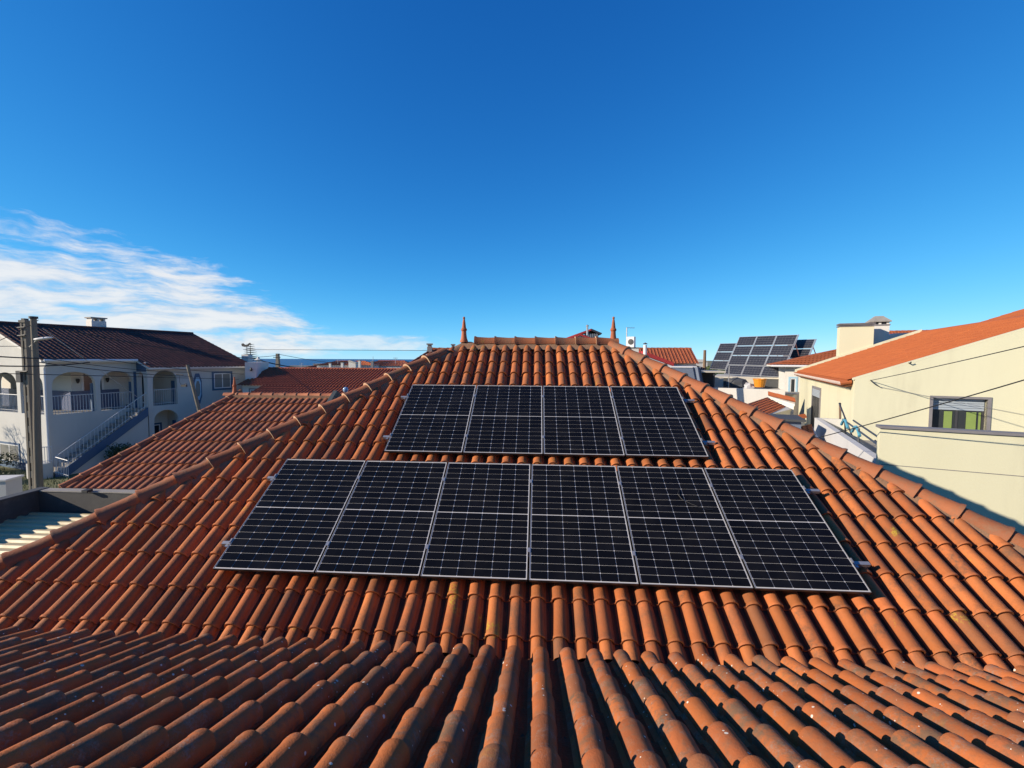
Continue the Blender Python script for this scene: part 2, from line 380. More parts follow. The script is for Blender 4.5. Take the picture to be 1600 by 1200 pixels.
def tile_field(house, roof, base_me, mats, limit, visible, matname, clips, jitter=.35):
    """mats: list of local matrices. Nearest visible `limit` become roof_tile objects, the others one joined mesh"""
    inv = house.matrix_world.inverted()
    order = sorted(range(len(mats)), key=lambda i: (not visible(mats[i]), (mats[i].translation-CAM).length))
    rest = bmesh.new(); loose = 0
    for rank, i in enumerate(order):
        mw = mats[i] @ Matrix.Translation((random.gauss(0, .0015), random.gauss(0, .003), random.gauss(0, .0012))) @ Matrix.Rotation(R(random.gauss(0, jitter)), 4, 'Z') @ Matrix.Rotation(R(random.gauss(0, jitter*.7)), 4, 'Y')
        cut = None
        cs = [mw @ Vector(c) for c in ((-.1, 0, .03), (.16, 0, 0), (-.1, .46, .03), (.16, .46, 0), (0, 0, .07), (0, .45, .07))]
        need = [(p, n) for p, n in clips if any((c-p).dot(n) > 0 for c in cs)]
        if any(all((c-p).dot(n) > 0 for c in cs) for p, n in need): continue
        if need:
            bm = bmesh.new(); bm.from_mesh(base_me); bm.transform(mw)
            for p, n in need: bmesh.ops.bisect_plane(bm, geom=bm.verts[:]+bm.edges[:]+bm.faces[:], plane_co=p, plane_no=n, clear_outer=True)
            if len(bm.faces) < 3: bm.free(); continue
            bm.transform(mw.inverted()); me = bpy.data.meshes.new('cut_tile'); bm.to_mesh(me); bm.free(); [me.materials.append(m_) for m_ in base_me.materials]; me.set_sharp_from_angle(angle=R(42))
        else: me = base_me
        if loose < limit and visible(mats[i]):
            o = bpy.data.objects.new('roof_tile', me); COL.objects.link(o); o.parent = roof; o.matrix_local = Matrix.Translation(-house.location) @ mw; loose += 1
        else:
            k = len(rest.verts); rest.from_mesh(me); rest.verts.ensure_lookup_table()
            bmesh.ops.transform(rest, matrix=mw, verts=rest.verts[k:])
            if me is not base_me: bpy.data.meshes.remove(me)
    if len(rest.faces):
        me = bpy.data.meshes.new('roof_tiles'); rest.to_mesh(me); [me.materials.append(m_) for m_ in base_me.materials]; me.shade_smooth(); me.set_sharp_from_angle(angle=R(42))
        o = put('roof_tiles', me, roof, Matrix.Translation(-house.location), kind='stuff')
    rest.free()
def cap_mesh(name, length, r0_, r1_, mat, n=9, th=.02):
    """ridge/hip tile: half barrel, y uphill, lower end at y=0 wider with a collar"""
    mb = MB(); k = n+1
    rows = [(0, r0_), (.025, r0_*.97), (.055, r0_*.86), (length*.7, r1_), (length+.05, r1_)]
    for y, r in rows:
        for i in range(k):
            a = R(-12)+R(204)*i/n; mb.v.append(Vector((r*math.cos(a), y, r*math.sin(a)*.98)))
    for j in range(len(rows)-1):
        for i in range(n): a = j*k+i; mb.f.append((a+1, a, a+k, a+k+1))
    b = len(mb.v)
    for i in range(k): a = R(-12)+R(204)*i/n; mb.v.append(Vector(((r0_-th)*math.cos(a), 0, (r0_-th)*math.sin(a)*.98)))
    b2 = len(mb.v); mb.v += [Vector((v.x, .06, v.z)) for v in mb.v[b:b+k]]
    lips = []
    for i in range(n): lips.append(len(mb.f)); mb.f.append((i, i+1, b+i+1, b+i)); mb.f.append((b+i, b+i+1, b2+i+1, b2+i))
    me = mb.mesh(name, 40); me.materials.append(MATS[mat]); me.materials.append(MATS['lip_clay'])
    for i in lips: me.polygons[i].material_index = 1
    return me
FINIAL = [(.085, -.03), (.085, .0), (.075, .02), (.062, .06), (.052, .14), (.048, .20), (.060, .215), (.064, .235), (.058, .255), (.045, .265), (.040, .30), (.028, .40), (.018, .455), (.024, .465), (.026, .48), (.018, .495), (.004, .505)]

# ================================================================== main house with the solar roof
TH = .5364; CT, ST = math.cos(TH), math.sin(TH)
def roofp(s_, t_, n_): return Vector((s_, t_*CT-n_*ST, t_*ST+n_*CT))
RX = Matrix.Rotation(TH, 4, 'X')
NDECK = -.198
HL, HRr, RY = -2.73, 9.72, 4.72      # hips: x-y=HL on the left, x+y=HRr on the right; ridge at y=RY
house = thing('hip_roof_house', 'white house under the big orange hip roof that carries ten solar panels', 'house', (3.5, 4.7, GZ))
bpy.context.view_layer.update()
HO = Matrix.Translation(-house.location)
def deckz(y): return (y*ST+NDECK/1)/CT if False else y*math.tan(TH)+NDECK/CT
yb = -.72*CT
def dk(x, y): return (x, y, deckz(y)-.004)
xl0, xr0 = yb+HL, HRr-yb; xl1, xr1 = RY+HL, HRr-RY
d = MB()
A_, B_, C_, D_ = dk(xl0, yb), dk(xr0, yb), dk(xr1, RY), dk(xl1, RY)
yk = 2*RY-yb; zb = A_[2]
E_, F_ = (xr0, yk, zb), (xl0, yk, zb)
d.add([A_, B_, C_, D_, E_, F_], [(0, 1, 2, 3), (1, 4, 2), (4, 5, 3, 2), (5, 0, 3)])
d.xf(HO); roof = d.build('roof', 'deck', house)
w = MB(); w.box((xl0+.35, yb+.3, GZ), (xr0-.35, yk-.35, zb-.02)); w.xf(HO).build('wall', 'white_wall', house)
e = MB(); e.box((xl0+.02, yb+.1, zb-.14), (xr0-.02, yk-.02, zb-.03)); e.xf(HO).build('eaves', 'white_clean', house)
# relief on the three slopes turned away from the photograph
bs_ = MB()
def slope_sheet(o, ex, apex_a, apex_b, nr=15):
    o, ex = Vector(o), Vector(ex); aa, ab = Vector(apex_a), Vector(apex_b); nz = ex.cross(aa-o).normalized()
    for j in range(nr):
        L0, L1 = o.lerp(aa, j/nr), o.lerp(aa, (j+1)/nr); R0, R1 = (o+ex).lerp(ab, j/nr), (o+ex).lerp(ab, (j+1)/nr)
        n = max(2, int((R0-L0).length/.11)); b = len(bs_.v)
        for i in range(n+1): bs_.v.append(L0.lerp(R0, i/n)+nz*(.035+.07*(i % 2)))
        for i in range(n+1): bs_.v.append(L1.lerp(R1, i/n)+nz*(.015+.07*(i % 2)))
        for i in range(n): bs_.f.append((b+i, b+i+1, b+n+2+i, b+n+1+i))
slope_sheet(B_, Vector(E_)-Vector(B_), C_, C_); slope_sheet(E_, Vector(F_)-Vector(E_), C_, D_); slope_sheet(F_, Vector(A_)-Vector(F_), D_, D_)
bs_.xf(HO).build('back_slope_tiles', 'tile_main', roof, 30, kind='stuff')
TM = tile_mesh('roof_tile', .22, .455, .138, .082, 8, thick=.02, tilt=.024, flare=.008, mat='tile_main', pan='tile_pan_shaded', taper=.92)
mats = []
for k in range(-1, 16):
    t_ = -.523+.396*k
    for i in range(-40, 40):
        s_ = 3.548+.22*i; y_ = t_*CT
        if y_+HL-.5 < s_ < HRr-y_+.5: mats.append(Matrix.Translation(roofp(s_, t_, NDECK)) @ RX)
def vis_main(m):
    p = m.translation; t_ = p.y*CT+p.z*ST; s_ = p.x
    if -.1 < s_ < 6.7 and .05 < t_ < 1.35: return False
    if 1.5 < s_ < 5.7 and 2.05 < t_ < 3.35: return False
    q = p-CAM; z = q.dot(fw); return z > .1 and abs(q.dot(rt)/z) < 1.2 and q.dot(up)/z > -.9
clips = [(Vector((HL, 0, 0)), Vector((-1, 1, 0)).normalized()), (Vector((HRr, 0, 0)), Vector((1, 1, 0)).normalized()),
         (roofp(0, -.70, 0), Vector((0, -CT, -ST))), (Vector((0, RY-.01, 0)), Vector((0, 1, 0)))]
tile_field(house, roof, TM, mats, 300, vis_main, 'tile_main', clips, .75)
# hips and ridge
HIPZ = lambda y: y*math.tan(TH)-.12/CT
CAPM = cap_mesh('hip_tile', .43, .148, .102, 'tile_hip', th=.036)
hipdir_l = Vector((1, 1, math.tan(TH))).normalized(); hipdir_r = Vector((-1, 1, math.tan(TH))).normalized()
def frame(p, ydir, upv=Vector((0, 0, 1))):
    x = ydir.cross(upv).normalized(); z = x.cross(ydir); m = Matrix((x, ydir, z)).transposed().to_4x4(); m.translation = p; return m
def hip_line(hd, x0, n, nm):
    mo = MB()
    for i in range(n):
        x = x0+(.28 if hd.x > 0 else -.28)*i; y = x-HL if hd.x > 0 else HRr-x
        if y > RY-.1: break
        p = Vector((x, y, HIPZ(y)-.035))
        o = put('hip_tile', CAPM, roof, HO @ frame(p, hd) @ Matrix.Rotation(R(random.gauss(0, .9)), 4, 'Z') @ Matrix.Rotation(R(1.4+random.gauss(0, .5)), 4, 'X'))
    y0 = -.75*CT; p0 = Vector(((y0+HL) if hd.x > 0 else (HRr-y0), y0, HIPZ(y0))); p1 = Vector(((RY+HL) if hd.x > 0 else (HRr-RY), RY, HIPZ(RY)))
    sx = hd.cross(Vector((0, 0, 1))).normalized()
    nn = 90; prof = [(-.165, -.17), (-.135, -.10), (-.10, -.04), (0, -.01), (.10, -.04), (.135, -.10), (.165, -.17)]
    b = len(mo.v)
    for i in range(nn+1):
        c = p0.lerp(p1, i/nn)
        for j, (a, h) in enumerate(prof):
            wv = random.uniform(-.014, .014) if j not in (0, 6) else random.uniform(-.02, .02)
            mo.v.append(c+sx*(a+wv)+Vector((0, 0, h+.01+wv*.6)))
    k = len(prof)
    for i in range(nn):
        for j in range(k-1): a = b+i*k+j; mo.f.append((a, a+1, a+k+1, a+k))
    mo.xf(HO).build('mortar', 'mortar', roof, 60)
hip_line(hipdir_l, -3.13+.003, 17, 'l'); hip_line(hipdir_r, 10.07, 19, 'r')
RIDM = cap_mesh('ridge_tile', .415, .15, .108, 'tile_hip', th=.036)
zr = HIPZ(RY)-.015
for i in range(8):
    x = 2.235+.4165*i
    if x < 5.0: put('ridge_tile', RIDM, roof, HO @ frame(Vector((x, RY, zr)), Vector((1, 0, 0))) @ Matrix.Rotation(R(1.2+random.gauss(0, .5)), 4, 'X'))
mo = MB(); nn = 60; prof = [(-.2, -.15), (-.15, -.095), (-.10, -.04), (0, .0), (.10, -.04), (.15, -.095), (.2, -.15)]
for i in range(nn+1):
    for j, (a, h) in enumerate(prof): wv = random.uniform(-.014, .014); mo.v.append(Vector((1.95+3.2*i/nn, RY+a+wv, HIPZ(RY)+h+wv)))
for i in range(nn):
    for j in range(6): a = i*7+j; mo.f.append((a, a+7, a+8, a+1))
mo.xf(HO).build('mortar', 'mortar', roof, 60)
for x in (2.006, 5.095):
    f = MB().lathe(FINIAL, (0, 0, 0), 16); f.xf(HO @ Matrix.Translation((x, RY, 2.665+.03))).build('finial', 'finial_clay', roof, 35)

# ------------------------------------------------------------------ solar panels
PW, PH, GAP = 1.134, 1.722, .02
def panel_meshes():
    fr = MB(); T = .035; b = .0055; lp_ = MB()
    for k_, z0, z1 in ((fr, -T, -.0025), (lp_, -.0024, 0)):
        k_.box((0, 0, z0), (PW, b, z1)); k_.box((0, PH-b, z0), (PW, PH, z1)); k_.box((0, b, z0), (b, PH-b, z1)); k_.box((PW-b, b, z0), (PW, PH-b, z1))
    fm = fr.mesh('frame'); fm.materials.append(MATS['frame_side_shade']); lm = lp_.mesh('frame_lip'); lm.materials.append(MATS['frame_edge'])
    bk = MB().box((b, b, -.012), (PW-b, PH-b, -.004)); bm = bk.mesh('backsheet'); bm.materials.append(MATS['backsheet'])
    mx, my, g1, mid = .010, .012, .0042, .011
    g2 = .0032; cw = (PW-2*b-2*mx-5*g1)/6; ch = (PH-2*b-2*my-mid-16*g2)/18
    c = .007; cm_ = MB().prism([(c, 0, 0), (cw-c, 0, 0), (cw, c, 0), (cw, ch-c, 0), (cw-c, ch, 0), (c, ch, 0), (0, ch-c, 0), (0, c, 0)][0:8], (0, 0, .0022)).mesh('cell')
    cm_.materials.append(MATS['cell'])
    pos = []
    for j in range(18):
        y = b+my+j*(ch+g2)+(mid-g2 if j >= 9 else 0)
        for i in range(6): pos.append((b+mx+i*(cw+g1), y, -.0045))
    return fm, lm, bm, cm_, pos
FM, LM, BM, CM, CPOS = panel_meshes()
def array(n, s0, t0, rot, dz, row, names):
    Wd = n*PW+(n-1)*GAP
    base = Matrix.Translation(roofp(s0+Wd/2, t0+PH/2, 0)+Vector((0, 0, dz))) @ RX @ Matrix.Rotation(rot, 4, 'Z') @ Matrix.Translation((-Wd/2, -PH/2, 0))
    for i in range(n):
        m = base @ Matrix.Translation((i*(PW+GAP), random.uniform(-.003, .003), random.uniform(-.001, .001)))
        p = bpy.data.objects.new('solar_panel', None); COL.objects.link(p); p.matrix_world = m; p.empty_display_size = .1
        tag(p, '%s solar panel in the %s on the big orange roof' % (names[i], row), 'solar panel', 'black solar panels on the hip roof')
        f_ = put('frame', FM, p); put('frame_lip', LM, f_); put('backsheet', BM, p)
        for c in CPOS: o = put('cell', CM, p); o.location = c
    for k, ty in enumerate((.36, 1.40)):
        rl = bpy.data.objects.new('mounting_rail', None); COL.objects.link(rl); rl.matrix_world = base @ Matrix.Translation((0, ty, -.035))
        tag(rl, '%s aluminium rail under the %s, its end sticking out on the right' % (('lower', 'upper')[k], row), 'rail')
        MB().box((-.13, -.02, -.045), (Wd+.21, .02, -.002)).build('rail_bar', 'alu', rl)
        for i in range(n+1):
            x = i*(PW+GAP)-GAP/2
            MB().box((x-(.017 if 0 < i < n else .008), -.028, -.001), (x+(.017 if 0 < i < n else .008), .028, .041)).build('clamp', 'alu', rl)
        for i in range(n+1):
            x = -.06+i*(Wd+.12)/n
            MB().box((x-.016, -.05, -.10), (x+.016, -.021, -.01)).build('roof_hook', 'galv', rl)
array(6, 0, 0, -.0054, 0, 'lower row of six', ['leftmost', 'second from left', 'third from left', 'third from right', 'second from right', 'rightmost'])
array(4, 1.33, 1.994, -.004, -.0416, 'upper row of four', ['leftmost', 'second from left', 'second from right', 'rightmost'])
cb = MB().tube([roofp(5.33, 1.28, .012), roofp(5.30, 1.22, .014), roofp(5.33, 1.14, .012), roofp(5.42, 1.06, .02), roofp(5.5, 1.0, .03), roofp(5.6, .985, .012), roofp(5.66, .99, .008)], .0045, 5)
solo('cable', cb, 'cable_black', 'short black cable lying across the two rightmost lower solar panels', 'cable')

# ================================================================== foreground roof (photographer's side)
FA = R(22.1); eav = spot(843, 1018, 3.88)
FH = thing('near_house', 'near house whose weathered orange tile roof slopes away in the foreground', 'house', (3.57, -6, GZ))
bpy.context.view_layer.update()
FO = Matrix.Translation(-FH.location)
FY0, FZ0 = eav.y, eav.z-.098
def fgz(y): return FZ0-(y-FY0)*math.tan(FA)
yr = -8.2
fd = MB().add([(-6, FY0-.03, fgz(FY0-.03)-.006), (13, FY0-.03, fgz(FY0-.03)-.006), (13, yr, fgz(yr)-.006), (-6, yr, fgz(yr)-.006), (13, 2*yr-FY0, fgz(FY0)-.006), (-6, 2*yr-FY0, fgz(FY0)-.006)], [(1, 0, 3, 2), (2, 3, 5, 4)])
froof = fd.xf(FO).build('roof', 'deck', FH)
fwl = MB().box((-5.8, 2*yr-FY0+.4, GZ), (12.8, FY0-.35, FZ0-.10)).xf(FO).build('wall', 'white_wall', FH)
MB().box((-6, FY0-.16, FZ0-.16), (13, FY0-.06, FZ0-.03)).xf(FO).build('fascia', 'wood', FH)
TF = tile_mesh('roof_tile', .235, .455, .146, .090, 12, thick=.018, tilt=.03, flare=.004, chan=.016, mat='tile_front', pan='tile_pan_front_shaded', taper=.89)
FR = Matrix.Rotation(math.pi, 4, 'Z') @ Matrix.Rotation(FA, 4, 'X')
mats = []
fm_ = []
for k in range(0, 17):
    y = FY0-.395*k*math.cos(FA)
    for i in range(-38, 38):
        x = 3.57+.235*i
        if -6 < x < 13: mats.append(Matrix.Translation((x, y, fgz(y))) @ FR)
def vis_fg(m):
    p = m.translation+Vector((0, -.2, .1)); q = p-CAM; z = q.dot(fw); return z > .1 and abs(q.dot(rt)/z) < 1.25 and abs(q.dot(up)/z) < .95
tile_field(FH, froof, TF, mats, 300, vis_fg, 'tile_front', [], .5)
gt = MB(); gy0, gy1 = FY0-.1, yb+.25
gt.box((-6, gy0, -1.02), (13, gy1, -1.0)); gt.box((-6, gy0-.02, -1.02), (13, gy0, -.6)); gt.box((-6, gy1, -1.02), (13, gy1+.02, -.72))
solo('valley_gutter', gt, 'rust_gutter', 'dark metal gutter in the gap between the two orange roofs', 'gutter')
#PART2
# ================================================================== building helpers
def Fr(o, ax, n):
    """wall frame: x along the wall, y into the wall (away from outward normal n), z up"""
    ax, n = Vector(ax).normalized(), Vector(n).normalized(); m = Matrix((ax, -n, Vector((0, 0, 1)))).transposed().to_4x4(); m.translation = Vector(o); return m
def arch_wall(mb, m, x0, x1, z0, z1, th, ops):
    b = MB(); x = x0
    for (xa, xb, za, zs, zp) in ops:
        if xa > x: b.box((x, 0, z0), (xa, th, z1))
        if za > z0: b.box((xa, 0, z0), (xb, th, za))
        n = 14; c = (xa+xb)/2; hw = (xb-xa)/2
        zz = [(c-hw*math.cos(math.pi*i/n), zs+(zp-zs)*math.sin(math.pi*i/n)**.75) for i in range(n+1)]
        for (a, ha), (d_, hb) in zip(zz, zz[1:]):
            b.prism([(a, 0, ha), (d_, 0, hb), (d_, 0, z1), (a, 0, z1)], (0, th, 0))
        x = xb
    if x < x1: b.box((x, 0, z0), (x1, th, z1))
    b.xf(m); mb.add(b.v, b.f); return mb
def window(parent, m, w, h, border=.12, bmat='blue_paint', fmat='window_white', pane='pane', mull=1, depth=.03, shutter=0., smat='shutter', room=None):
    """surround > frame, pane (and a half-drawn roller shutter)"""
    b = MB()
    if border:
        b.box((-border, -depth, -border), (w+border, .0, 0)); b.box((-border, -depth, h), (w+border, 0, h+border))
        b.box((-border, -depth, 0), (0, 0, h)); b.box((w, -depth, 0), (w+border, 0, h))
    else: b.box((-.02, -.012, -.02), (w+.02, 0, 0))
    wo = b.xf(m).build('window', bmat, parent)
    f = MB(); t_ = .06
    f.box((0, -depth*.5, 0), (w, -.004, t_)); f.box((0, -depth*.5, h-t_), (w, -.004, h)); f.box((0, -depth*.5, t_), (t_, -.004, h-t_)); f.box((w-t_, -depth*.5, t_), (w, -.004, h-t_))
    for i in range(mull): x = w*(i+1)/(mull+1); f.box((x-t_*.5, -depth*.45, t_), (x+t_*.5, -.003, h-t_))
    f.xf(m).build('frame', fmat, wo)
    MB().box((t_*.9, -.0095, t_*.9), (w-t_*.9, -.0055, h-t_*.9)).xf(m).build('pane', pane, wo)
    if shutter:
        n = max(3, int(shutter/.07))
        for i in range(n):
            z = h-shutter+i*shutter/n; MB().box((.02, -depth*.8, z+.006), (w-.02, -depth*.55, z+shutter/n-.004)).xf(m).build('slat', smat, wo)
    return wo
def railing(mb, a, b, h, n, r=.012, top=.02):
    a, b = Vector(a), Vector(b); u_ = Vector((0, 0, h))
    mb.tube([a+u_, b+u_], top, 6); mb.tube([a+u_*.12, b+u_*.12], top*.7, 5)
    for i in range(n+1): p = a.lerp(b, i/n); mb.tube([p+u_*.0, p+u_], r, 4)
def simple_house(name, label, c, rz, w, d, ze, zr, wallm, tilem, axis='x', nr=10, over=.25, wins=(), chims=(), cat='house', hipL=0., hipR=0., group=None, cs=.24):
    """gabled/hipped house: c ground centre, w along the ridge, d across, ze/zr absolute eave and ridge height"""
    o = thing(name, label, cat, (c[0], c[1], GZ), rz, group); e_, r_ = ze-GZ, zr-GZ
    wb = MB()
    if hipL or hipR: wb.box((-w/2, -d/2, 0), (w/2, d/2, e_-.02))
    else:
        wb.prism([(-w/2, -d/2, 0), (-w/2, d/2, 0), (-w/2, d/2, e_-.03), (-w/2, 0, r_-.04), (-w/2, -d/2, e_-.03)], (w, 0, 0))
    wb.build('wall', wallm, o)
    sl = (r_-e_)/(d/2); eo = e_-over*sl; W2 = w/2+over*.6
    rb = MB()
    for sgn in (-1, 1):
        y0 = sgn*(d/2+over)
        if not (hipL or hipR):
            x0, x1 = (-W2, W2) if sgn < 0 else (W2, -W2)
            nc = max(3, int(2*W2/cs)); tile_sheet(rb, (x0, y0, eo+.02), (x1-x0, 0, 0), (0, -y0, r_-eo), nc, nr, .05, .022)
        else:
            for j in range(nr):
                q0, q1 = j/nr, (j+1)/nr; b = len(rb.v)
                L0, L1 = -W2+hipL*q0, -W2+hipL*q1; R0, R1 = W2-hipR*q0, W2-hipR*q1
                n = max(2, int((R0-L0)/(cs/2)))
                for (l, rr, q, hh) in ((L0, R0, q0, .03), (L1, R1, q1, .01)):
                    for i in range(n+1): rb.v.append(Vector((l+(rr-l)*i/n, y0*(1-q), eo+(r_-eo)*q+hh+.05*(i % 2))))
                for i in range(n): rb.f.append((b+i, b+i+1, b+n+2+i, b+n+1+i) if sgn < 0 else (b+i+1, b+i, b+n+1+i, b+n+2+i))
    for sgn, hp in ((-1, hipL), (1, hipR)):
        if hp: rb.add([(sgn*W2, -d/2-over, eo), (sgn*W2, d/2+over, eo), (sgn*(W2-hp), 0, r_)], [(0, 1, 2)])
    ro = rb.build('roof', tilem, o, 35)
    rc = MB(); n = max(3, int((2*W2-hipL-hipR)/.42)); x0 = -W2+hipL; stp = (2*W2-hipL-hipR)/n
    for i in range(n):
        rc.tube([(x0+i*stp, 0, r_-.02), (x0+(i+1)*stp+.02, 0, r_-.02)], [.13, .105], 8)
    rc.build('ridge', tilem, ro, 35)
    for (x, y, s_, h_, m_) in chims:
        k = MB(); zt = r_+h_; k.box((x-s_/2, y-s_/2, e_-.2), (x+s_/2, y+s_/2, zt)); ch = k.build('chimney', m_, o)
        k = MB(); k.box((x-s_*.62, y-s_*.62, zt+.12), (x+s_*.62, y+s_*.62, zt+.19)); k.box((x-s_*.4, y-s_*.4, zt), (x+s_*.4, y+s_*.4, zt+.12)); k.build('cap', 'cement', ch)
    for (side, a, z, ww, hh) in wins:
        fr_ = {'f': Fr((a, -d/2, z), (1, 0, 0), (0, -1, 0)), 'l': Fr((-w/2, -a, z), (0, -1, 0), (-1, 0, 0)), 'r': Fr((w/2, a, z), (0, 1, 0), (1, 0, 0))}[side]
        window(o, fr_, ww, hh, .08, 'grey_stone')
    return o
def slab4(pts, th, name, mat, parent=None):
    a = [Vector(p) for p in pts]; n = (a[1]-a[0]).cross(a[2]-a[0]).normalized()
    if n.z < 0: n = -n
    return MB().prism(a, n*-th)

# ================================================================== low house on the left (interlocking tiles)
LR = spot(440, 618, 15.8); LE = spot(150, 768, 12.0)
zr_, ze_ = 1.03, -1.2; yr_, ye_ = LR.y, LE.y
xl = spot(365, 617, 15.8).x; xe = spot(92, 765, 12.0).x; xR = -3.62
LH = thing('low_tiled_house', 'low house with light orange interlocking tiles and clay finial left of the solar roof', 'house', ((xe+xR)/2, (yr_+ye_)/2, GZ))
bpy.context.view_layer.update(); LO = Matrix.Translation(-LH.location)
LTH = math.atan2(zr_-ze_, yr_-ye_); LSL = math.hypot(zr_-ze_, yr_-ye_)
yk_ = 2*yr_-ye_
dm = MB().add([(xe, ye_, ze_), (xR, ye_, ze_), (xR, yr_, zr_), (xl, yr_, zr_), (xR, yk_, ze_), (xe, yk_, ze_)], [(0, 1, 2, 3), (4, 5, 3, 2), (5, 0, 3)])
dm.v = [v-Vector((0, 0, .085)) for v in dm.v]
lroof = dm.xf(LO).build('roof', 'deck', LH)
MB().box((xe+.2, ye_+.15, GZ), (xR-.05, yk_-.2, ze_-.12)).xf(LO).build('wall', 'white_wall', LH)
TL = tile_mesh('roof_tile', .22, .545, .135, .045, 5, thick=.03, tilt=.05, flare=.004, chan=-.004, mat='tile_left', pan='tile_pan_shaded')
mats = []; nrow = 9; crs = LSL/nrow
for k in range(nrow):
    for i in range(60):
        x = xe-.2+.22*i; q = k*crs/LSL
        if x > xR+.05: break
        xh = xe+(xl-xe)*q
        if x > xh-.6: mats.append(Matrix.Translation((x, ye_+(yr_-ye_)*q, ze_+(zr_-ze_)*q-.07)) @ Matrix.Rotation(LTH, 4, 'X'))
def vis_l(m):
    q = m.translation-CAM; z = q.dot(fw); px = 800+FPX*q.dot(rt)/z; py = 600-FPX*q.dot(up)/z
    return py < 885-px*.55+20
hipn = Vector((-(yr_-ye_), xl-xe, 0)).normalized()
tile_field(LH, lroof, TL, mats, 300, vis_l, 'tile_left', [(Vector((xe, ye_, 0)), hipn), (Vector((xR, 0, 0)), Vector((1, 0, 0))), (Vector((0, yr_, 0)), Vector((0, 1, 0)))], .3)
lcap = cap_mesh('hip_tile', .47, .115, .09, 'tile_left', 7)
hv = Vector((xl-xe, yr_-ye_, zr_-ze_)); nh = int(hv.length/.47)
for i in range(nh+1):
    p = Vector((xe, ye_, ze_-.02))+hv*(i/(nh+.6)); put('hip_tile', lcap, lroof, LO @ frame(p, hv.normalized()))
nx = int((xR-xl)/.42)
for i in range(nx+1): put('ridge_tile', lcap, lroof, LO @ frame(Vector((xR-.02-(nx-i)*(xR-xl)/(nx+.3), yr_, zr_-.03)), Vector((-1, 0, 0))))
MB().box((xl, yr_-.16, zr_-.14), (xR, yr_-.02, zr_-.02)).xf(LO).build('mortar', 'mortar', lroof)
MB().lathe([(r*1.1, z*1.15) for r, z in FINIAL], (0, 0, 0), 10).xf(LO @ Matrix.Translation((xl-.02, yr_, zr_+.04))).build('finial', 'finial_clay', lroof, 35)
gs = MB().prism([(xR, ye_+1.2, ze_+.5), (xR, yr_, zr_+.16), (xR, yk_, ze_+.12), (xR, yk_, ze_-.5), (xR, ye_+1.2, ze_-.5)], (.14, 0, 0))
gs.xf(LO).build('gable_parapet', 'slate', LH)

# ------------------------------------------------------------------ flat annex with corrugated sheet
AN = thing('flat_annex', 'flat-roofed annex with dark parapets and cream corrugated roof sheet at the left edge', 'annex', (-6.5, 4.5, GZ))
bpy.context.view_layer.update(); AO = Matrix.Translation(-AN.location)
ax0 = spot(80, 766, 12.0).x-.1; ax1 = -3.75; ay0, ay1 = .2, ye_-.06; zs = -1.78; zp = -1.24
MB().box((ax0, ay1-.22, GZ), (ax1, ay1, zp)).xf(AO).build('back_parapet', 'parapet_dark', AN)
MB().box((ax0-.2, ay0, GZ), (ax0, ay1, zp+.01)).xf(AO).build('side_parapet', 'parapet_dark', AN)
MB().box((ax0-.23, ay0, zp+.012), (ax0+.03, ay1+.02, zp+.05)).xf(AO).build('coping', 'dark_grey', AN)
MB().box((ax0+.05, ay1-.24, zp+.002), (ax1, ay1+.0, zp+.034)).xf(AO).build('coping', 'cement', AN)
sh = MB(); nw = int((ay1-.24-ay0)/.27)
for k in range(nw):
    y = ay1-.26-k*.27
    prof = [(y, 0), (y-.10, 0), (y-.135, .045), (y-.205, .045), (y-.24, 0), (y-.27, 0)]
    for (ya, za), (yb_, zb_) in zip(prof, prof[1:]):
        sh.add([(ax0+.003, ya, zs+za), (ax1, ya, zs+za-.02), (ax1, yb_, zs+zb_-.02), (ax0+.003, yb_, zs+zb_)], [(0, 1, 2, 3)])
sh.xf(AO).build('roof_sheet', 'sheet_cream', AN)
MB().box((ax0+.002, ay0, GZ), (ax1, ay1-.24, zs-.06)).xf(AO).build('wall', 'white_wall', AN)
MB().box((ax0+1.35, ay1-.36, zp+.036), (ax0+1.5, ay1-.2, zp+.10)).xf(AO).build('bracket', 'iron', AN)

# ================================================================== white house with blue trim and arches
WH = thing('white_arched_house', 'two-storey white house with blue trim, arched balconies and dark brown roof', 'house', (-21.46, 16.8, GZ), R(72.8))
XL_ = 10.5; DP = 10.0
ms = MB()
arch_wall(ms, Fr((0, 0, 0), (1, 0, 0), (0, -1, 0)), 0, 4.05, 0, 5.93, .22, [(.22, 2.05, 3.05, 4.45, 5.25), (2.27, 3.9, 3.05, 4.45, 5.25)])
arch_wall(ms, Fr((4.05, -1, 0), (1, 0, 0), (0, -1, 0)), 0, XL_-4.05, 3.0, 5.5, .22, [(.28, 1.66, 3.15, 4.5, 5.25)])
arch_wall(ms, Fr((4.05, -1, 0), (1, 0, 0), (0, -1, 0)), 0, XL_-4.05, 0, 2.998, .22, [(.28, 1.66, 0, 2.1, 2.85)])
arch_wall(ms, Fr((4.052, 0, 0), (0, -1, 0), (-1, 0, 0)), 0, .78, 0, 5.75, .22, [(.12, .66, 3.05, 4.55, 5.2)])
arch_wall(ms, Fr((.002, DP, 0), (0, -1, 0), (-1, 0, 0)), 0, DP-.22, 0, 5.9, .22, [(DP-4.85, DP-2.75, 3.05, 4.45, 5.2), (DP-2.42, DP-.3, 3.05, 4.45, 5.2)])
ms.prism([(.002, DP, 5.902), (.002, 0, 5.902), (.002, 0, 5.98), (.002, 5, 7.86), (.002, DP, 5.98)], (.2, 0, 0))      # gable triangle
ms.prism([(XL_-.2, DP, 0), (XL_-.2, -.78, 0), (XL_-.2, -.78, 5.5), (XL_-.2, 5, 7.8), (XL_-.2, DP, 5.9)], (.2, 0, 0))
wall = ms.build('wall', 'white_wall', WH)
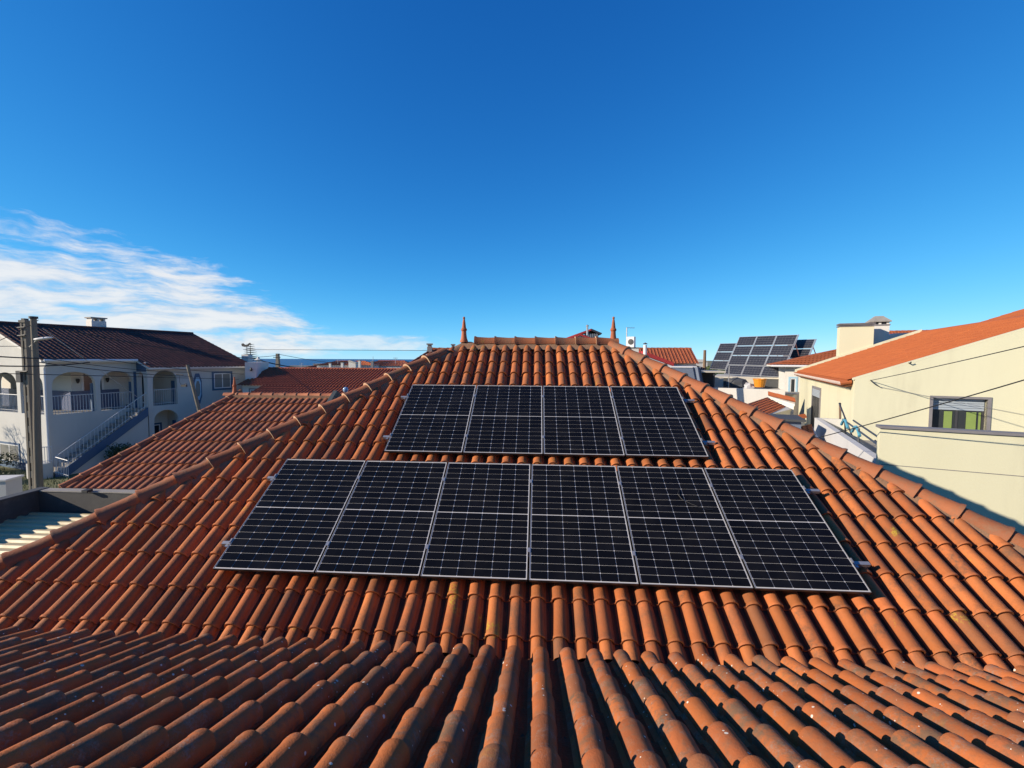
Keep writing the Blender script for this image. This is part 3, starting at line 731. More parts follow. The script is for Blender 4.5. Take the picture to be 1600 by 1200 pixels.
MB().box((1.75, 1.6, 0), (XL_-.25, DP-.3, 5.6)).build('inner_wall', 'white_clean', WH)
MB().box((.23, .23, 2.85), (4.04, 1.59, 3.04)).build('balcony_floor', 'cement', WH)
MB().box((.23, 1.6, 2.85), (1.74, DP-.3, 3.04)).build('balcony_floor', 'cement', WH)
MB().box((4.28, -.77, 2.85), (5.9, 1.59, 3.14)).build('balcony_floor', 'cement', WH)
MB().box((.23, .23, 5.62), (4.04, 1.6, 5.7)).build('ceiling', 'white_clean', WH)
MB().box((5.92, -.77, .0), (6.0, 1.59, 5.4)).build('inner_wall', 'white_clean', WH)
MB().box((1.752, 1.55, 3.05), (4.0, 1.597, 4.12)).build('tile_dado', 'blue_tiles', WH)
MB().box((1.69, 1.6, 3.05), (1.747, DP-.4, 4.12)).build('tile_dado', 'blue_tiles', WH)
for (a, b) in ((.22, 2.05), (2.27, 3.9)):                       # blue intrados of the arches
    pass
MB().box((3.905, -.012, 3.05), (4.047, .21, 5.2)).build('pillar', 'blue_paint', WH)
MB().box((4.036, -.93, 5.2), (4.049, -.06, 5.76)).build('trim', 'blue_paint', WH)
for x in (2.0, 3.87): MB().box((x-.008, .225, 3.05), (x+.05, .4, 4.6)).build('trim', 'blue_paint', WH)
MB().box((5.66, -.77, 3.15), (5.71, -.5, 4.6)).build('trim', 'blue_paint', WH)
MB().box((5.66, -.77, 0), (5.71, -.5, 2.1)).build('trim', 'blue_paint', WH)
bb = MB(); bb.box((-.012, -.014, 0), (4.0, .0, .38)); bb.box((-.014, 0, 0), (.0, DP, .38)); bb.box((6.0, -1.014, 0), (XL_, -1.0, .38)); bb.build('plinth', 'blue_paint', WH)
rf = MB(); sl_ = .384
def wz(y): return 7.92-abs(5-y)*sl_
tile_sheet(rf, (-.28, -.32, wz(-.32)), (4.2, 0, 0), (0, 5.32, 7.92-wz(-.32)), 18, 14, .04, .02)
tile_sheet(rf, (3.92, -1.42, wz(-1.42)), (XL_+.35-3.92, 0, 0), (0, 6.42, 7.92-wz(-1.42)), 28, 17, .04, .02)
tile_sheet(rf, (XL_+.35, 10.5, wz(10.5)), (-XL_-.63, 0, 0), (0, -5.5, 7.92-wz(10.5)), 46, 14, .04, .02)
wr_ = rf.build('roof', 'tile_brown', WH, 35)
rs = MB(); rs.prism([(-.27, -.3, wz(-.3)-.02), (-.27, 5, 7.86), (-.27, 10.48, wz(10.48)-.02), (-.27, 10.48, wz(10.48)-.14), (-.27, 5, 7.74), (-.27, -.3, wz(-.3)-.14)], (4.18, 0, 0))
rs.prism([(3.925, -1.4, wz(-1.4)-.02), (3.925, 5, 7.86), (3.925, 10.48, wz(10.48)-.02), (3.925, 10.48, wz(10.48)-.12), (3.925, 5, 7.74), (3.925, -1.4, wz(-1.4)-.12)], (XL_+.32-3.925, 0, 0))
rs.build('roof_slab', 'white_clean', wr_)
MB().tube([(-.28, 5, 7.93), (XL_+.35, 5, 7.93)], .09, 7).build('ridge', 'tile_brown', wr_, 40)
MB().tube([(-.2, -.37, 5.86), (3.95, -.37, 5.86)], .07, 8).build('gutter', 'window_white', WH, 40)
MB().tube([(-.06, -.37, 5.82), (-.07, -.15, 5.55), (-.07, -.07, 5.4), (-.07, -.07, .15)], .045, 8).build('downpipe', 'window_white', WH, 40)
MB().box((4.75, 5.5, 7.4), (5.55, 6.1, 8.42)).build('chimney', 'white_clean', wr_)
for q in (4.78, 5.1, 5.42): MB().box((q, 5.52, 8.42), (q+.09, 6.08, 8.58)).build('chimney_post', 'white_clean', wr_)
MB().box((4.7, 5.45, 8.581), (5.6, 6.15, 8.65)).build('chimney_cap', 'cement', wr_)
# windows and doors
window(WH, Fr((8.06, -1, 3.97), (1, 0, 0), (0, -1, 0)), 1.2, 1.02, .13, pane='pane_light')
window(WH, Fr((.002, 4.75, .35), (0, -1, 0), (-1, 0, 0)), 1.9, .95, .1, 'blue_paint', pane='pane_light')
window(WH, Fr((2.25, 1.6, 3.06), (1, 0, 0), (0, -1, 0)), .95, 2.1, .05, 'window_white', pane='pane')
window(WH, Fr((4.6, 1.6, 3.16), (1, 0, 0), (0, -1, 0)), 1.1, 2.0, .05, 'window_white', pane='pane')
window(WH, Fr((4.42, .3, .1), (1, 0, 0), (0, -1, 0)), 1.0, 1.75, .1, 'blue_paint', pane='pane')
MB().box((4.3, .3, 0), (5.9, .4, 2.84)).build('inner_wall', 'white_clean', WH)
def octo(s_, hw=.27, hh=.52): return [(6.95+x*s_*hw, -1.0, 4.03+z*s_*hh*1.9) for x, z in ((-.45, -1), (.45, -1), (1, -.5), (1, .5), (.45, 1), (-.45, 1), (-1, .5), (-1, -.5))]
ow = MB().prism(octo(1.0), (0, -.04, 0)).build('octagon_window', 'blue_paint', WH)
MB().prism([Vector(p)-Vector((0, .041, 0)) for p in octo(.74)], (0, -.012, 0)).build('frame', 'pale_blue', ow)
MB().prism([Vector(p)-Vector((0, .054, 0)) for p in octo(.5)], (0, -.008, 0)).build('pane', 'pane_light', ow)
# balcony railings
for (a, b, n) in (((.22, .1, 3.05), (2.05, .1, 3.05), 14), ((2.27, .1, 3.05), (3.9, .1, 3.05), 12), ((4.33, -.9, 3.15), (5.71, -.9, 3.15), 11), ((.1, .3, 3.05), (.1, 2.42, 3.05), 16), ((.1, 2.75, 3.05), (.1, 4.85, 3.05), 16)):
    m_ = MB(); railing(m_, a, b, .95, n); m_.build('railing', 'rail_white', WH)
# outside stair
ns = 16
for i in range(ns):
    x = -.25+i*4.2/ns; z = (i+1)*3.05/ns
    MB().box((x, -1.05, max(0, z-.19)), (x+4.2/ns+.03, -.02, z)).build('step', 'cement', WH)
MB().prism([(-.3, -1.06, 0), (.25, -1.06, 0), (3.97, -1.06, 2.62), (3.97, -1.06, 3.1), (-.3, -1.06, .12)], (0, -.06, 0)).build('stringer', 'blue_paint', WH)
MB().prism([(.28, -1.06, 0), (3.97, -1.06, 0), (3.97, -1.06, 2.6)], (0, .05, 0)).build('stair_wall', 'white_wall', WH)
m_ = MB(); railing(m_, (-.25, -1.09, .2), (3.95, -1.09, 3.15), .85, 26); m_.build('railing', 'rail_white', WH)
m_ = MB(); railing(m_, (-.3, -2.2, .1), (-.3, -1.1, .2), .85, 8); m_.build('railing', 'rail_white', WH)
m_ = MB(); railing(m_, (-.9, -.35, .75), (-.3, -.9, .75), .8, 9); m_.build('railing', 'rail_white', WH)
MB().prism([(-.95, -.1, 0), (-.95, -.9, 0), (-.34, -1.0, 0), (-.34, -.1, 0)], (0, 0, .75)).build('landing', 'white_wall', WH)
for (x, y) in ((3.4, 1.5), (2.0, 1.5)):
    MB().lathe([(.03, 0), (.06, .05), (.1, .22), (.05, .27)], (x, y, 4.55), 8).build('wall_lamp', 'iron', WH)

# ================================================================== utility poles, lamp, wires on the left
pc = spot(50, 700, 17.0); pb = Vector((pc.x, pc.y, GZ)); ptop = spot(40, 503, 17.0).z
P1 = thing('concrete_pole', 'square slotted concrete utility pole in front of the white house', 'utility pole', pb)
hh_ = ptop-GZ; m_ = MB()
for sx in (-1, 1):
    m_.prism([(sx*.08-.04, -.09, 0), (sx*.08+.04, -.09, 0), (sx*.068+.034, -.09, hh_), (sx*.068-.034, -.09, hh_)], (0, .18, 0))
for i in range(13): z = .25+i*.58; m_.box((-.06, -.078, z), (.06, .078, z+.26))
m_.build('shaft', 'concrete_pole', P1)
MB().box((-.13, -.12, hh_-.05), (.13, .12, hh_+.04)).build('cap', 'concrete_pole', P1)
zbx = spot(33, 588, 17).z-GZ
MB().box((-.30, -.16, zbx-.22), (-.12, .06, zbx+.22)).build('junction_box', 'dark_grey', P1)
for z in (hh_-.55, hh_-.25, hh_-1.9): MB().tube([(-.15, -.14, z), (.15, -.14, z+.02)], .03, 6).build('insulator_arm', 'iron', P1)
pc = spot(62, 700, 16.8); P2 = thing('wooden_pole', 'round weathered wooden utility pole with street lamp beside the concrete pole', 'utility pole', (pc.x, pc.y, GZ))
h2 = spot(57, 498, 16.8).z-GZ
MB().tube([(-.12, 0, 0), (-.10, 0, 1.8), (-.06, 0, 3.4), (.0, 0, 4.7), (.03, 0, 6.2), (.03, 0, h2)], [.125, .12, .112, .104, .096, .09], 12).build('shaft', 'wood_pole', P2, 50)
MB().tube([(.03, 0, h2-.02), (.03, 0, h2+.06)], .13, 12).build('cap', 'iron', P2)
zl = spot(70, 532, 16.8).z-GZ
MB().tube([(-.3, .1, zl-.25), (.05, -.05, zl-.12), (.30, -.12, zl+.03)], .025, 6).build('lamp_arm', 'galv', P2)
MB().lathe([(.03, -.4), (.07, -.36), (.095, -.15), (.09, .1), (.05, .28), (.015, .33)], (0, 0, 0), 10).xf(Matrix.Translation((.60, -.15, zl+.06)) @ Matrix.Rotation(R(84), 4, 'Y') @ Matrix.Diagonal((.6, 1, 1, 1))).build('lamp_head', 'lamp_grey', P2, 50)
def wire(a, b, drop, r, label, mat='cable_black'):
    return solo('overhead_wire', MB().tube(sag(a, b, drop), r, 5), mat, label, 'wire', group='overhead wires')
top2 = spot(62, 506, 16.8); far = spot(1300, 540, 60)
wire(top2, spot(400, 560, 32), .25, .022, 'thick black cable from the wooden pole top across the brown roof')
wire(spot(66, 513, 16.8), spot(214, 620, 22.6), .0, .012, 'slanting guy wire from the wooden pole down to the stair', 'galv')
wire(spot(-20, 556, 14), spot(150, 560, 18), .05, .022, 'upper of two heavy black cables passing the poles at the left edge')
wire(spot(-20, 571, 14), spot(140, 566, 18), .08, .022, 'lower of two heavy black cables passing the poles at the left edge')
wire(spot(60, 558, 16.8), spot(295, 582, 24), .12, .012, 'thin black wire from the wooden pole to the leaning pole')
wire(spot(60, 566, 16.8), spot(300, 588, 24), .10, .016, 'cable crossing the arches towards the leaning pole')
wire(spot(-20, 583, 15), spot(388, 593, 33), .0, .014, 'straight thin wire crossing the white arches at lintel height')
wire(spot(150, 560, 18), spot(390, 585, 33), .1, .014, 'thin wire running under the brown eaves to the right')
wire(spot(-20, 540, 15), spot(60, 500, 16.8), .05, .012, 'short thin wire rising to the wooden pole top at the left edge')
wire(spot(-10, 541, 12), spot(30, 541, 16.8), .0, .01, 'short level wire in front of the gable at the left edge')
wire(spot(380, 546, 50), spot(700, 548, 40), .0, .022, 'long level wire against the sky above the sea')
wire(spot(395, 560, 40), spot(520, 578, 45), .3, .05, 'heavy dark cable sagging across the sea view')
wire(spot(433, 553, 60), spot(560, 571, 70), .2, .03, 'upper wire from the small far pole to the distant roofs')
wire(spot(433, 555, 60), spot(380, 558, 45), .1, .03, 'wire from the small far pole back to the rooster chimney')
# leaning pole
lp = MB().tube([spot(330, 700, 24.4), spot(318, 668, 24.3), spot(293, 570, 24.0)], [.10, .095, .08], 8)
solo('leaning_pole', lp, 'wood_pole', 'thin leaning pole in front of the octagonal window of the white house', 'pole', smooth=50)
bx_ = thing('wire_bracket', 'small dark cable bracket and loops on the white wall beside the leaning pole', 'bracket', spot(284, 600, 24.6))
MB().tube([(-.3, 0, .55), (.1, 0, .5)], .03, 5).build('bar', 'iron', bx_); MB().tube([(-.1, 0, .48), (-.12, 0, .1), (0, 0, -.1), (.3, 0, .05)], .012, 4).build('loop', 'cable_black', bx_)
MB().box((-.02, -.05, -.15), (.28, .05, -.03)).build('box', 'iron', bx_)
#PART3
# ================================================================== cream house on the right
CA = .403; CH = thing('cream_house', 'cream rendered house with orange tile roof, shuttered window and terrace on the right', 'house', (15.718, 13.137, GZ), -CA)
EZ, SLP, CL, WR = 5.311, .391, 15.05, 6.25; RZc = EZ+SLP*WR
b = MB(); b.prism([(0, .25, 0), (2*WR, .25, 0), (2*WR, .25, EZ), (WR, .25, RZc), (0, .25, EZ)], (0, CL-.25, 0))
U0, U1, Z0, Z1 = 2.30, 3.75, 2.95, 4.70; tp = lambda u_: EZ+SLP*u_
for pl in ([(0, 0), (U0, 0), (U0, tp(U0)), (0, EZ)], [(U0, 0), (U1, 0), (U1, Z0), (U0, Z0)], [(U0, Z1), (U1, Z1), (U1, tp(U1)), (U0, tp(U0))], [(U1, 0), (2*WR, 0), (2*WR, EZ), (WR, RZc), (U1, tp(U1))]):
    b.prism([(u_, 0, z_) for u_, z_ in pl], (0, .249, 0))
b.build('wall', 'cream_wall', CH)
b = MB(); b.prism([(-.06, -.002, EZ-.03), (WR, -.002, RZc+.0), (WR, -.002, RZc+.06), (-.06, -.002, EZ+.05)], (0, .16, 0)); b.build('gable_coping', 'cream_wall', CH)
b = MB(); b.prism([(-.3, CL-.2, EZ-.15), (WR, CL-.2, RZc), (WR, CL-.2, RZc+.24), (-.3, CL-.2, EZ+.10)], (0, .3, 0)); b.build('verge', 'cream_wall', CH)
rb = MB(); tile_sheet(rb, (-.20, CL-.22, EZ+.035-.20*SLP), (0, -(CL-.4), 0), (WR+.20, 0, SLP*(WR+.20)), 66, 17, .045, .026)
cr = rb.build('roof', 'tile_cream', CH, 35)
rb = MB(); tile_sheet(rb, (2*WR+.3, .17, EZ+.025-.3*SLP), (0, CL-.4, 0), (-WR-.30, 0, SLP*(WR+.30)), 66, 17, .03, .014); rb.build('roof', 'tile_cream', CH, 35)
rb = MB(); rb.tube([(WR, .16, RZc+.03), (WR, CL-.2, RZc+.03)], .1, 8); rb.build('ridge', 'tile_cream', cr, 40)
ev = MB(); e2 = MB(); e3 = MB()
n = 62
for i in range(n):
    y = .28+i*(CL-.7)/n
    ev.tube([(-.05, y, EZ-.10), (-.42, y, EZ-.17)], [.08, .095], 8); e2.tube([(.0, y+.11, EZ-.20), (-.27, y+.11, EZ-.25)], [.075, .09], 8)
    e3.tube([(-.40, y, EZ-.165), (-.425, y, EZ-.172)], .075, 8)
e3.build('eaves_mortar', 'white_clean', cr, kind='stuff')
ev.build('eaves_tiles', 'tile_cream', cr, 40, kind='stuff'); e2.build('eaves_tiles', 'tile_hip', cr, 40, kind='stuff')
wn_ = window(CH, Fr((U0+.005, .2, Z0+.02), (1, 0, 0), (0, -1, 0)), 1.44, 1.72, 0, 'dark_stone', 'dark_stone', 'pane', 1, .05, .42)
sr_ = MB()
for (a, c) in (((U0-.09, -.03, Z0-.08), (U1+.09, .24, Z0)), ((U0-.09, -.03, Z1), (U1+.09, .2, Z1+.08)), ((U0-.09, -.03, Z0), (U0, .2, Z1)), ((U1, -.03, Z0), (U1+.09, .2, Z1))): sr_.box(a, c)
sr_.build('window_surround', 'grey_stone', CH)
for (a, w_) in ((2.68, .22), (3.28, .26), (3.60, .06)): MB().box((a, .175, 3.02), (a+w_, .186, 4.22)).build('curtain', 'curtain_green', CH)
window(CH, Fr((0, 9.4, 2.25), (0, -1, 0), (-1, 0, 0)), 2.4, 2.2, .14, 'grey_stone', 'dark_stone', 'pane', 2, .05, .4)
# terrace
PU, PV, PT, LT, FLZ = -.95, -7.34, 4.43, 3.55, 3.0
MB().box((PU, PV, 0), (9, PV+.22, PT-.06)).build('terrace_wall', 'cream_wall', CH)
MB().box((PU-.03, PV-.05, PT-.06), (9, PV+.27, PT+.0)).build('coping', 'grey_stone', CH)
MB().box((PU-.0, PV+.221, 0), (PU+.2, 2.0, LT)).build('terrace_wall', 'grey_white', CH)
MB().box((PU+.2, 1.8, 0), (-.002, 2.0, LT)).build('terrace_wall', 'grey_white', CH)
MB().box((PU+.201, PV+.222, FLZ-.2), (-.003, 1.79, FLZ)).build('terrace_floor', 'cement', CH); MB().box((-.002, PV+.222, FLZ-.2), (9, -.003, FLZ)).build('terrace_floor', 'cement', CH)
MB().box((PU+.05, PV-.006, 3.47), (9, PV-.0005, 3.485)).build('joint', 'grey_stone', CH)
# chimneys of the cream house
k = MB().box((2.12, CL-.15, 5.6), (3.9, CL+.75, 8.25)).build('chimney', 'cream_wall', CH)
MB().box((2.2, CL-.08, 8.25), (3.82, CL+.68, 8.42)).build('vent', 'dark_stone', k)
for z in (8.27, 8.36): MB().box((2.06, CL-.21, z), (3.96, CL+.81, z+.04)).build('slat', 'grey_stone', k)
MB().box((2.06, CL-.21, 8.43), (3.96, CL+.81, 8.48)).build('cap', 'grey_stone', k)
MB().tube([(1.57, -.02, 5.95), (1.57, -.10, 5.93), (1.60, -.14, 5.99)], .022, 6).build('wall_hook', 'iron', CH)
MB().tube([(.47, -.02, 5.29), (.47, -.09, 5.27), (.62, -.1, 5.12), (.74, -.08, 5.05)], .016, 6).build('wall_hook', 'iron', CH)
CHM = Matrix.Translation((15.718, 13.137, GZ)) @ Matrix.Rotation(-CA, 4, 'Z')
wk = MB().box((4.05, 16.4, 5), (5.05, 17.3, 8.35)).xf(CHM)
wc = thing('white_chimney', 'white chimney with grey pyramid cap behind the cream chimney', 'chimney', CHM @ Vector((4.55, 16.85, 4)), -CA)
MB().box((-.5, -.45, -4), (.5, .45, 4.38)).build('stack', 'white_clean', wc); MB().box((-.54, -.49, 4.38), (.54, .49, 4.46)).build('band', 'grey_stone', wc)
MB().box((-.42, -.38, 4.46), (.42, .38, 4.62)).build('vent', 'dark_stone', wc)
for (x, y) in ((-.42, -.37), (.42, -.37), (-.42, .37), (.42, .37), (0, -.37), (-.42, 0)): MB().box((x-.07, y-.07, 4.46), (x+.07, y+.07, 4.62)).build('post', 'white_clean', wc)
MB().lathe([(.82, 4.62), (.82, 4.68), (.36, 4.98), (.30, 5.03)], (0, 0, 0), 4).xf(Matrix.Rotation(R(45), 4, 'Z')).build('cap', 'cement', wc)
MB().box((-.35, -.5, 2.3), (.0, .5, 2.32)).build('ledge', 'grey_stone', wc)
# higher roof to the right behind the ridge
b = thing('upper_house', 'higher orange roof rising beyond the ridge of the cream house', 'house', CHM @ Vector((9.5, 5, 0)), -CA)
MB().prism([(-3.2, -6, 0), (3.2, -6, 0), (3.2, -6, 10.1), (-3.2, -6, 7.72)], (0, 10, 0)).build('wall', 'cream_wall', b)
rb = MB(); tile_sheet(rb, (-3.25, 4.1, 7.74), (0, -10.2, 0), (6.5, 0, 6.5*.391), 44, 16, .03, .014); rb.build('roof', 'tile_cream', b, 35)
# roofs seen behind the cream roof
p_ = spot(1450, 540, 40)
simple_house('far_tiled_house', 'weathered tiled roof whose ridge shows just above the cream house roof', (p_.x, p_.y), R(-23), 9.5, 7, 3.2, 5.05, 'white_clean', 'tile_far', nr=9)
# red mono skylight box on the roof
sk = thing('roof_skylight', 'small grey domed skylight behind the white verge of the cream roof', 'skylight', CHM @ Vector((6.0, CL+2.5, 7.4)), -CA)
MB().prism([(-1.0, 0, 0), (1.4, 0, 0), (1.4, 0, .55), (-.4, 0, .50), (-.8, 0, .3)], (0, 1.2, 0)).build('dome', 'galv', sk); MB().box((-1.1, -.05, -7.4), (1.5, 1.3, 0)).build('base', 'white_clean', sk)

# garden furniture on the terrace
fr_ = thing('folding_lounger', 'folded metal sun lounger with light blue curved armrests on the cream terrace', 'lounger', CHM @ Vector((-.5, -3.3, LT-.2)), -CA)
def arc(y, z, w_, h_): return [(0, y-w_/2+w_*i/8, z+h_*math.sin(math.pi*i/8)) for i in range(9)]
for (x, y, z) in ((-.22, .9, .42), (-.2, -.55, .38)):
    MB().tube([(x+p[0], p[1], p[2]) for p in arc(y, z, .95, .22)], .045, 6).build('armrest', 'cyan_plastic', fr_, 50)
for (a, b_) in (((-.2, 1.3, .62), (-.2, -3.6, .40)), ((.1, 1.3, .60), (.1, -3.6, .38)), ((-.2, .6, .25), (-.1, -3.6, .05)), ((-.25, 1.7, 1.15), (-.05, .35, .02)), ((-.2, -.9, .6), (-.2, -.9, .0)), ((-.2, -2.6, .5), (.05, -3.4, .0)), ((-.1, 1.3, .0), (-.2, 1.0, .7))):
    MB().tube([a, b_], .028, 6).build('bar', 'frame_dark', fr_)
MB().tube([(-.25, 1.45, .62), (-.22, 1.75, 1.15)], .035, 6).build('bar', 'wood', fr_)
# wires in front of the cream house
wire(CHM @ Vector((.47, -.12, 5.29)), spot(1640, 532, 9.0), .02, .012, 'upper thin wire from the hook on the cream wall to the right edge')
wire(spot(1262, 688, 12.5), spot(1640, 582, 7.5), .03, .012, 'black wire slanting across the cream terrace and window')
wire(CHM @ Vector((.74, -.06, 5.05)), CHM @ Vector((5.5, -.05, 4.05)), .0, .006, 'thin grey cable stapled along the cream gable wall', 'galv')

# ================================================================== buildings between the hip and the cream house
hb = thing('blue_window_house', 'white house with light blue window frames and orange roof behind the cream house', 'house', CHM @ Vector((2.6, 20.5, 0)), -CA)
MB().box((-3.2, -2.5, 0), (4, 4, 5.62)).build('wall', 'white_clean', hb)
rb = MB(); nr_ = 10
for j in range(nr_):
    q0, q1 = j/nr_, (j+1)/nr_; b_ = len(rb.v); nq = max(3, int((8.4-5.5*q0)/.12))
    for (q_, hh) in ((q0, .025), (q1, .008)):
        for i in range(nq+1): x = -4.1+5.5*q_+(8.4-5.5*q_)*i/nq; rb.v.append(Vector((x, -3.0+4.6*q_, 5.70+1.45*q_+hh+.028*(i % 2))))
    for i in range(nq): rb.f.append((b_+i, b_+i+1, b_+nq+2+i, b_+nq+1+i))
rb.add([(-4.1, -3.0, 5.70), (1.4, 1.6, 7.15), (-4.1, 6.2, 5.7)], [(0, 1, 2)]); rb.add([(4.3, 6.2, 5.7), (-4.1, 6.2, 5.7), (1.4, 1.6, 7.15), (4.3, 1.6, 7.15)], [(0, 1, 2, 3)])
rr_ = rb.build('roof', 'tile_cream', hb, 35)
MB().box((-4.05, -2.95, 5.56), (4.3, 6.1, 5.68)).build('roof_slab', 'white_clean', rr_)
MB().tube([(-4.15, -3.06, 5.62), (4.3, -3.06, 5.62)], .08, 8).build('gutter', 'window_white', hb, 40)
window(hb, Fr((-2.85, -2.5, 3.2), (1, 0, 0), (0, -1, 0)), .35, 1.5, .12, 'pale_blue', 'window_white', 'pane', 0)
window(hb, Fr((-1.95, -2.5, 3.1), (1, 0, 0), (0, -1, 0)), .5, 1.5, .14, 'pale_blue', 'window_white', 'pane', 1)
# white terrace wall
a, c = spot(1086, 603, 30.1), spot(1227, 606, 27.8); zt = .5
tw = MB().prism([(a.x, a.y, GZ), (c.x, c.y, GZ), (c.x, c.y, zt), (a.x, a.y, zt)], (-.06, .2, 0))
solo('boundary_wall', tw, 'white_clean', 'long white terrace wall below the tilted solar rack', 'wall')
def spot_roof(name, label, pts, mat, th=.12, base=True, cat='outbuilding'):
    P = [spot(*q) for q in pts]; cx = sum((p for p in P), Vector())/len(P)
    o = thing(name, label, cat, (cx.x, cx.y, GZ)); O = Matrix.Translation(-o.location)
    n = (P[1]-P[0]).cross(P[2]-P[0]).normalized()
    if n.z < 0: n = -n; P = P[::-1]
    e1, e2 = P[1]-P[0], P[3]-P[0]
    rb = MB(); tile_sheet(rb, P[0], P[1]-P[0], P[3]-P[0], max(4, int(e1.length/.24)), max(3, int(e2.length/.4)), .03, .015)
    rb.xf(O).build('tiles', mat, o, 35)
    MB().prism([p-n*.03 for p in P], -n*th).xf(O).build('slab', 'white_clean', o)
    if base:
        w_ = MB(); Q = [p-n*(th+.05) for p in P]; k = len(Q)
        w_.v = [(cx+(q-cx)*.96) for q in Q]+[Vector((q.x, q.y, GZ)) for q in [cx+(q-cx)*.96 for q in Q]]; w_.f = [tuple(range(k))]+[(i, (i+1) % k, k+(i+1) % k, k+i) for i in range(k)]
        w_.xf(O).build('wall', 'white_clean', o)
    return o
spot_roof('lean_to_shed', 'flat orange lean-to roof with white verges below the white terrace wall', [(1168, 631, 23.2), (1199, 648, 21.5), (1238, 638, 23.8), (1198, 621, 25.8)], 'tile_cream')
spot_roof('narrow_outbuilding', 'narrow orange roof strip above a white wall under the blue windows', [(1200, 612, 26.5), (1200, 618, 25.8), (1242, 631, 24.4), (1242, 622, 25.2)], 'tile_cream')
spot_roof('small_outbuilding', 'small orange roof patch right of the grey shed', [(1230, 652, 20.5), (1232, 658, 19.6), (1258, 655, 19.8), (1258, 647, 20.8)], 'tile_cream')
spot_roof('entrance_porch', 'small orange porch roof at the foot of the cream house door', [(1246, 668, 17.8), (1250, 690, 16.2), (1284, 690, 16.4), (1268, 663, 18.2)], 'tile_cream')
gsd = thing('grey_shed', 'dark blue-grey shed with flat overhanging roof behind the right hip', 'shed', (lambda p: (p.x, p.y, GZ))(spot(1228, 660, 17.5)), R(-20))
z1 = spot(1228, 653, 17.5).z-GZ
MB().box((-.45, -.5, 0), (.42, .8, z1-.05)).build('wall', 'blue_grey', gsd); MB().box((-.60, -.7, z1-.05), (.55, 1.0, z1+.03)).build('roof', 'dark_grey', gsd)

# tilted solar racks
def rack(name, label, p00, h_, v_, nc, nr_, gap=.06):
    """p00 lower left corner; h_ row vector of the whole rack, v_ up vector"""
    o = thing(name, label, 'solar rack', (p00.x, p00.y, GZ)); O = Matrix.Translation(-o.location); n_ = h_.cross(v_).normalized()
    hu, vu = h_.normalized(), v_.normalized(); pw, ph = h_.length/nc, v_.length/nr_
    for i in range(nc):
        for j in range(nr_):
            q = p00+hu*(i*pw+gap/2)+vu*(j*ph+gap/2); a_, b_ = pw-gap, ph-gap
            pn = MB().prism([q, q+hu*a_, q+hu*a_+vu*b_, q+vu*b_], n_*.03).xf(O).build('panel', 'alu', o)
            cb_ = MB(); nx_, ny_ = 6, 4; g_ = .009
            for x in range(nx_):
                for y in range(ny_):
                    c0 = q+n_*.031+hu*(.04+(a_-.08)*x/nx_+g_/2)+vu*(.03+(b_-.06)*y/ny_+g_/2); cb_.prism([c0, c0+hu*((a_-.08)/nx_-g_), c0+hu*((a_-.08)/nx_-g_)+vu*((b_-.06)/ny_-g_), c0+vu*((b_-.06)/ny_-g_)], n_*.004)
            cb_.xf(O).build('cells', 'rack_cell', pn)
    for i in range(nc+1):
        q = p00+hu*(i*pw)-n_*.04; MB().tube([q, q+v_], .05, 4).xf(O).build('beam', 'alu', o)
        back = q+v_*.8-n_*1.6; MB().tube([q+v_*.8, Vector((back.x, back.y, max(p00.z-.2, GZ)))], .05, 4).xf(O).build('strut', 'galv', o)
    return o
plain('rack_cell', (.018, .019, .028), .35, .1, 2., bump=0)
P0 = Vector((21.67, 39.48, .97)); P1_ = Vector((24.15, 34.09, .89)); V_ = Vector((1.62, .55, 3.66))
rack('solar_rack', 'large tilted solar rack of three columns and four rows on the right', P0, P1_-P0, V_, 3, 4)
hd = (P1_-P0).normalized()
q0 = Vector((21.1, 41.6, 1.42)); rack('solar_rack', 'lower solar rack of one column standing left behind the large rack', q0, hd*2.0, V_*.72, 1, 3)
tl_, tr_ = spot(1234, 531, 39.6), spot(1275, 529.5, 37.2); q0 = tl_-V_*.9
rack('solar_rack', 'solar rack of one column standing right behind the large rack', q0, tr_-tl_, V_*.9, 1, 4)
pb_ = thing('rack_building', 'low grey flat-roofed building carrying the tilted solar racks', 'building', (24.5, 39, GZ), R(-24))
MB().box((-3.4, -4.5, 0), (5, 4, 4.45)).build('wall', 'dark_grey', pb_); MB().box((-3.5, -4.6, 4.45), (5.1, 4.1, 4.58)).build('roof', 'stone_pale', pb_)
MB().box((-1.2, -4.62, 2.5), (.4, -4.5, 4.44)).build('pillar', 'stone_pale', pb_)
for (px, py, d_, nm, lb, mt, sz) in ((1187, 598, 30.5, 'plastic_tub', 'orange plastic tub standing behind the white terrace wall', 'orange_plastic', .42), (1167, 599, 31, 'covered_pile', 'pale covered pile behind the white terrace wall', 'grey_white', .5), (1150, 596, 31.5, 'tarpaulin_pile', 'black tarpaulin heap behind the white terrace wall', 'dark_grey', .8)):
    q = spot(px, py, d_); m_ = MB()
    if nm == 'plastic_tub': m_.lathe([(.30, 0), (.40, .5), (.43, .52), (.43, .58), (.36, .58), (.26, .06)], (q.x, q.y, q.z-.3), 14)
    else:
        m_.lathe([(sz*1.0, 0), (sz*.95, sz*.3), (sz*.7, sz*.6), (sz*.25, sz*.75)], (q.x, q.y, q.z-.35), 9)
        m_.v = [v+Vector((random.uniform(-.1, .1), random.uniform(-.1, .1), random.uniform(-.06, .06))) for v in m_.v]
    solo(nm, m_, mt, lb, nm.split('_')[-1])
solo('terrace_deck', MB().box((15.6, 27.2, GZ), (26.5, 34.0, .0)), 'cement', 'grey flat terrace deck behind the white terrace wall', 'terrace')
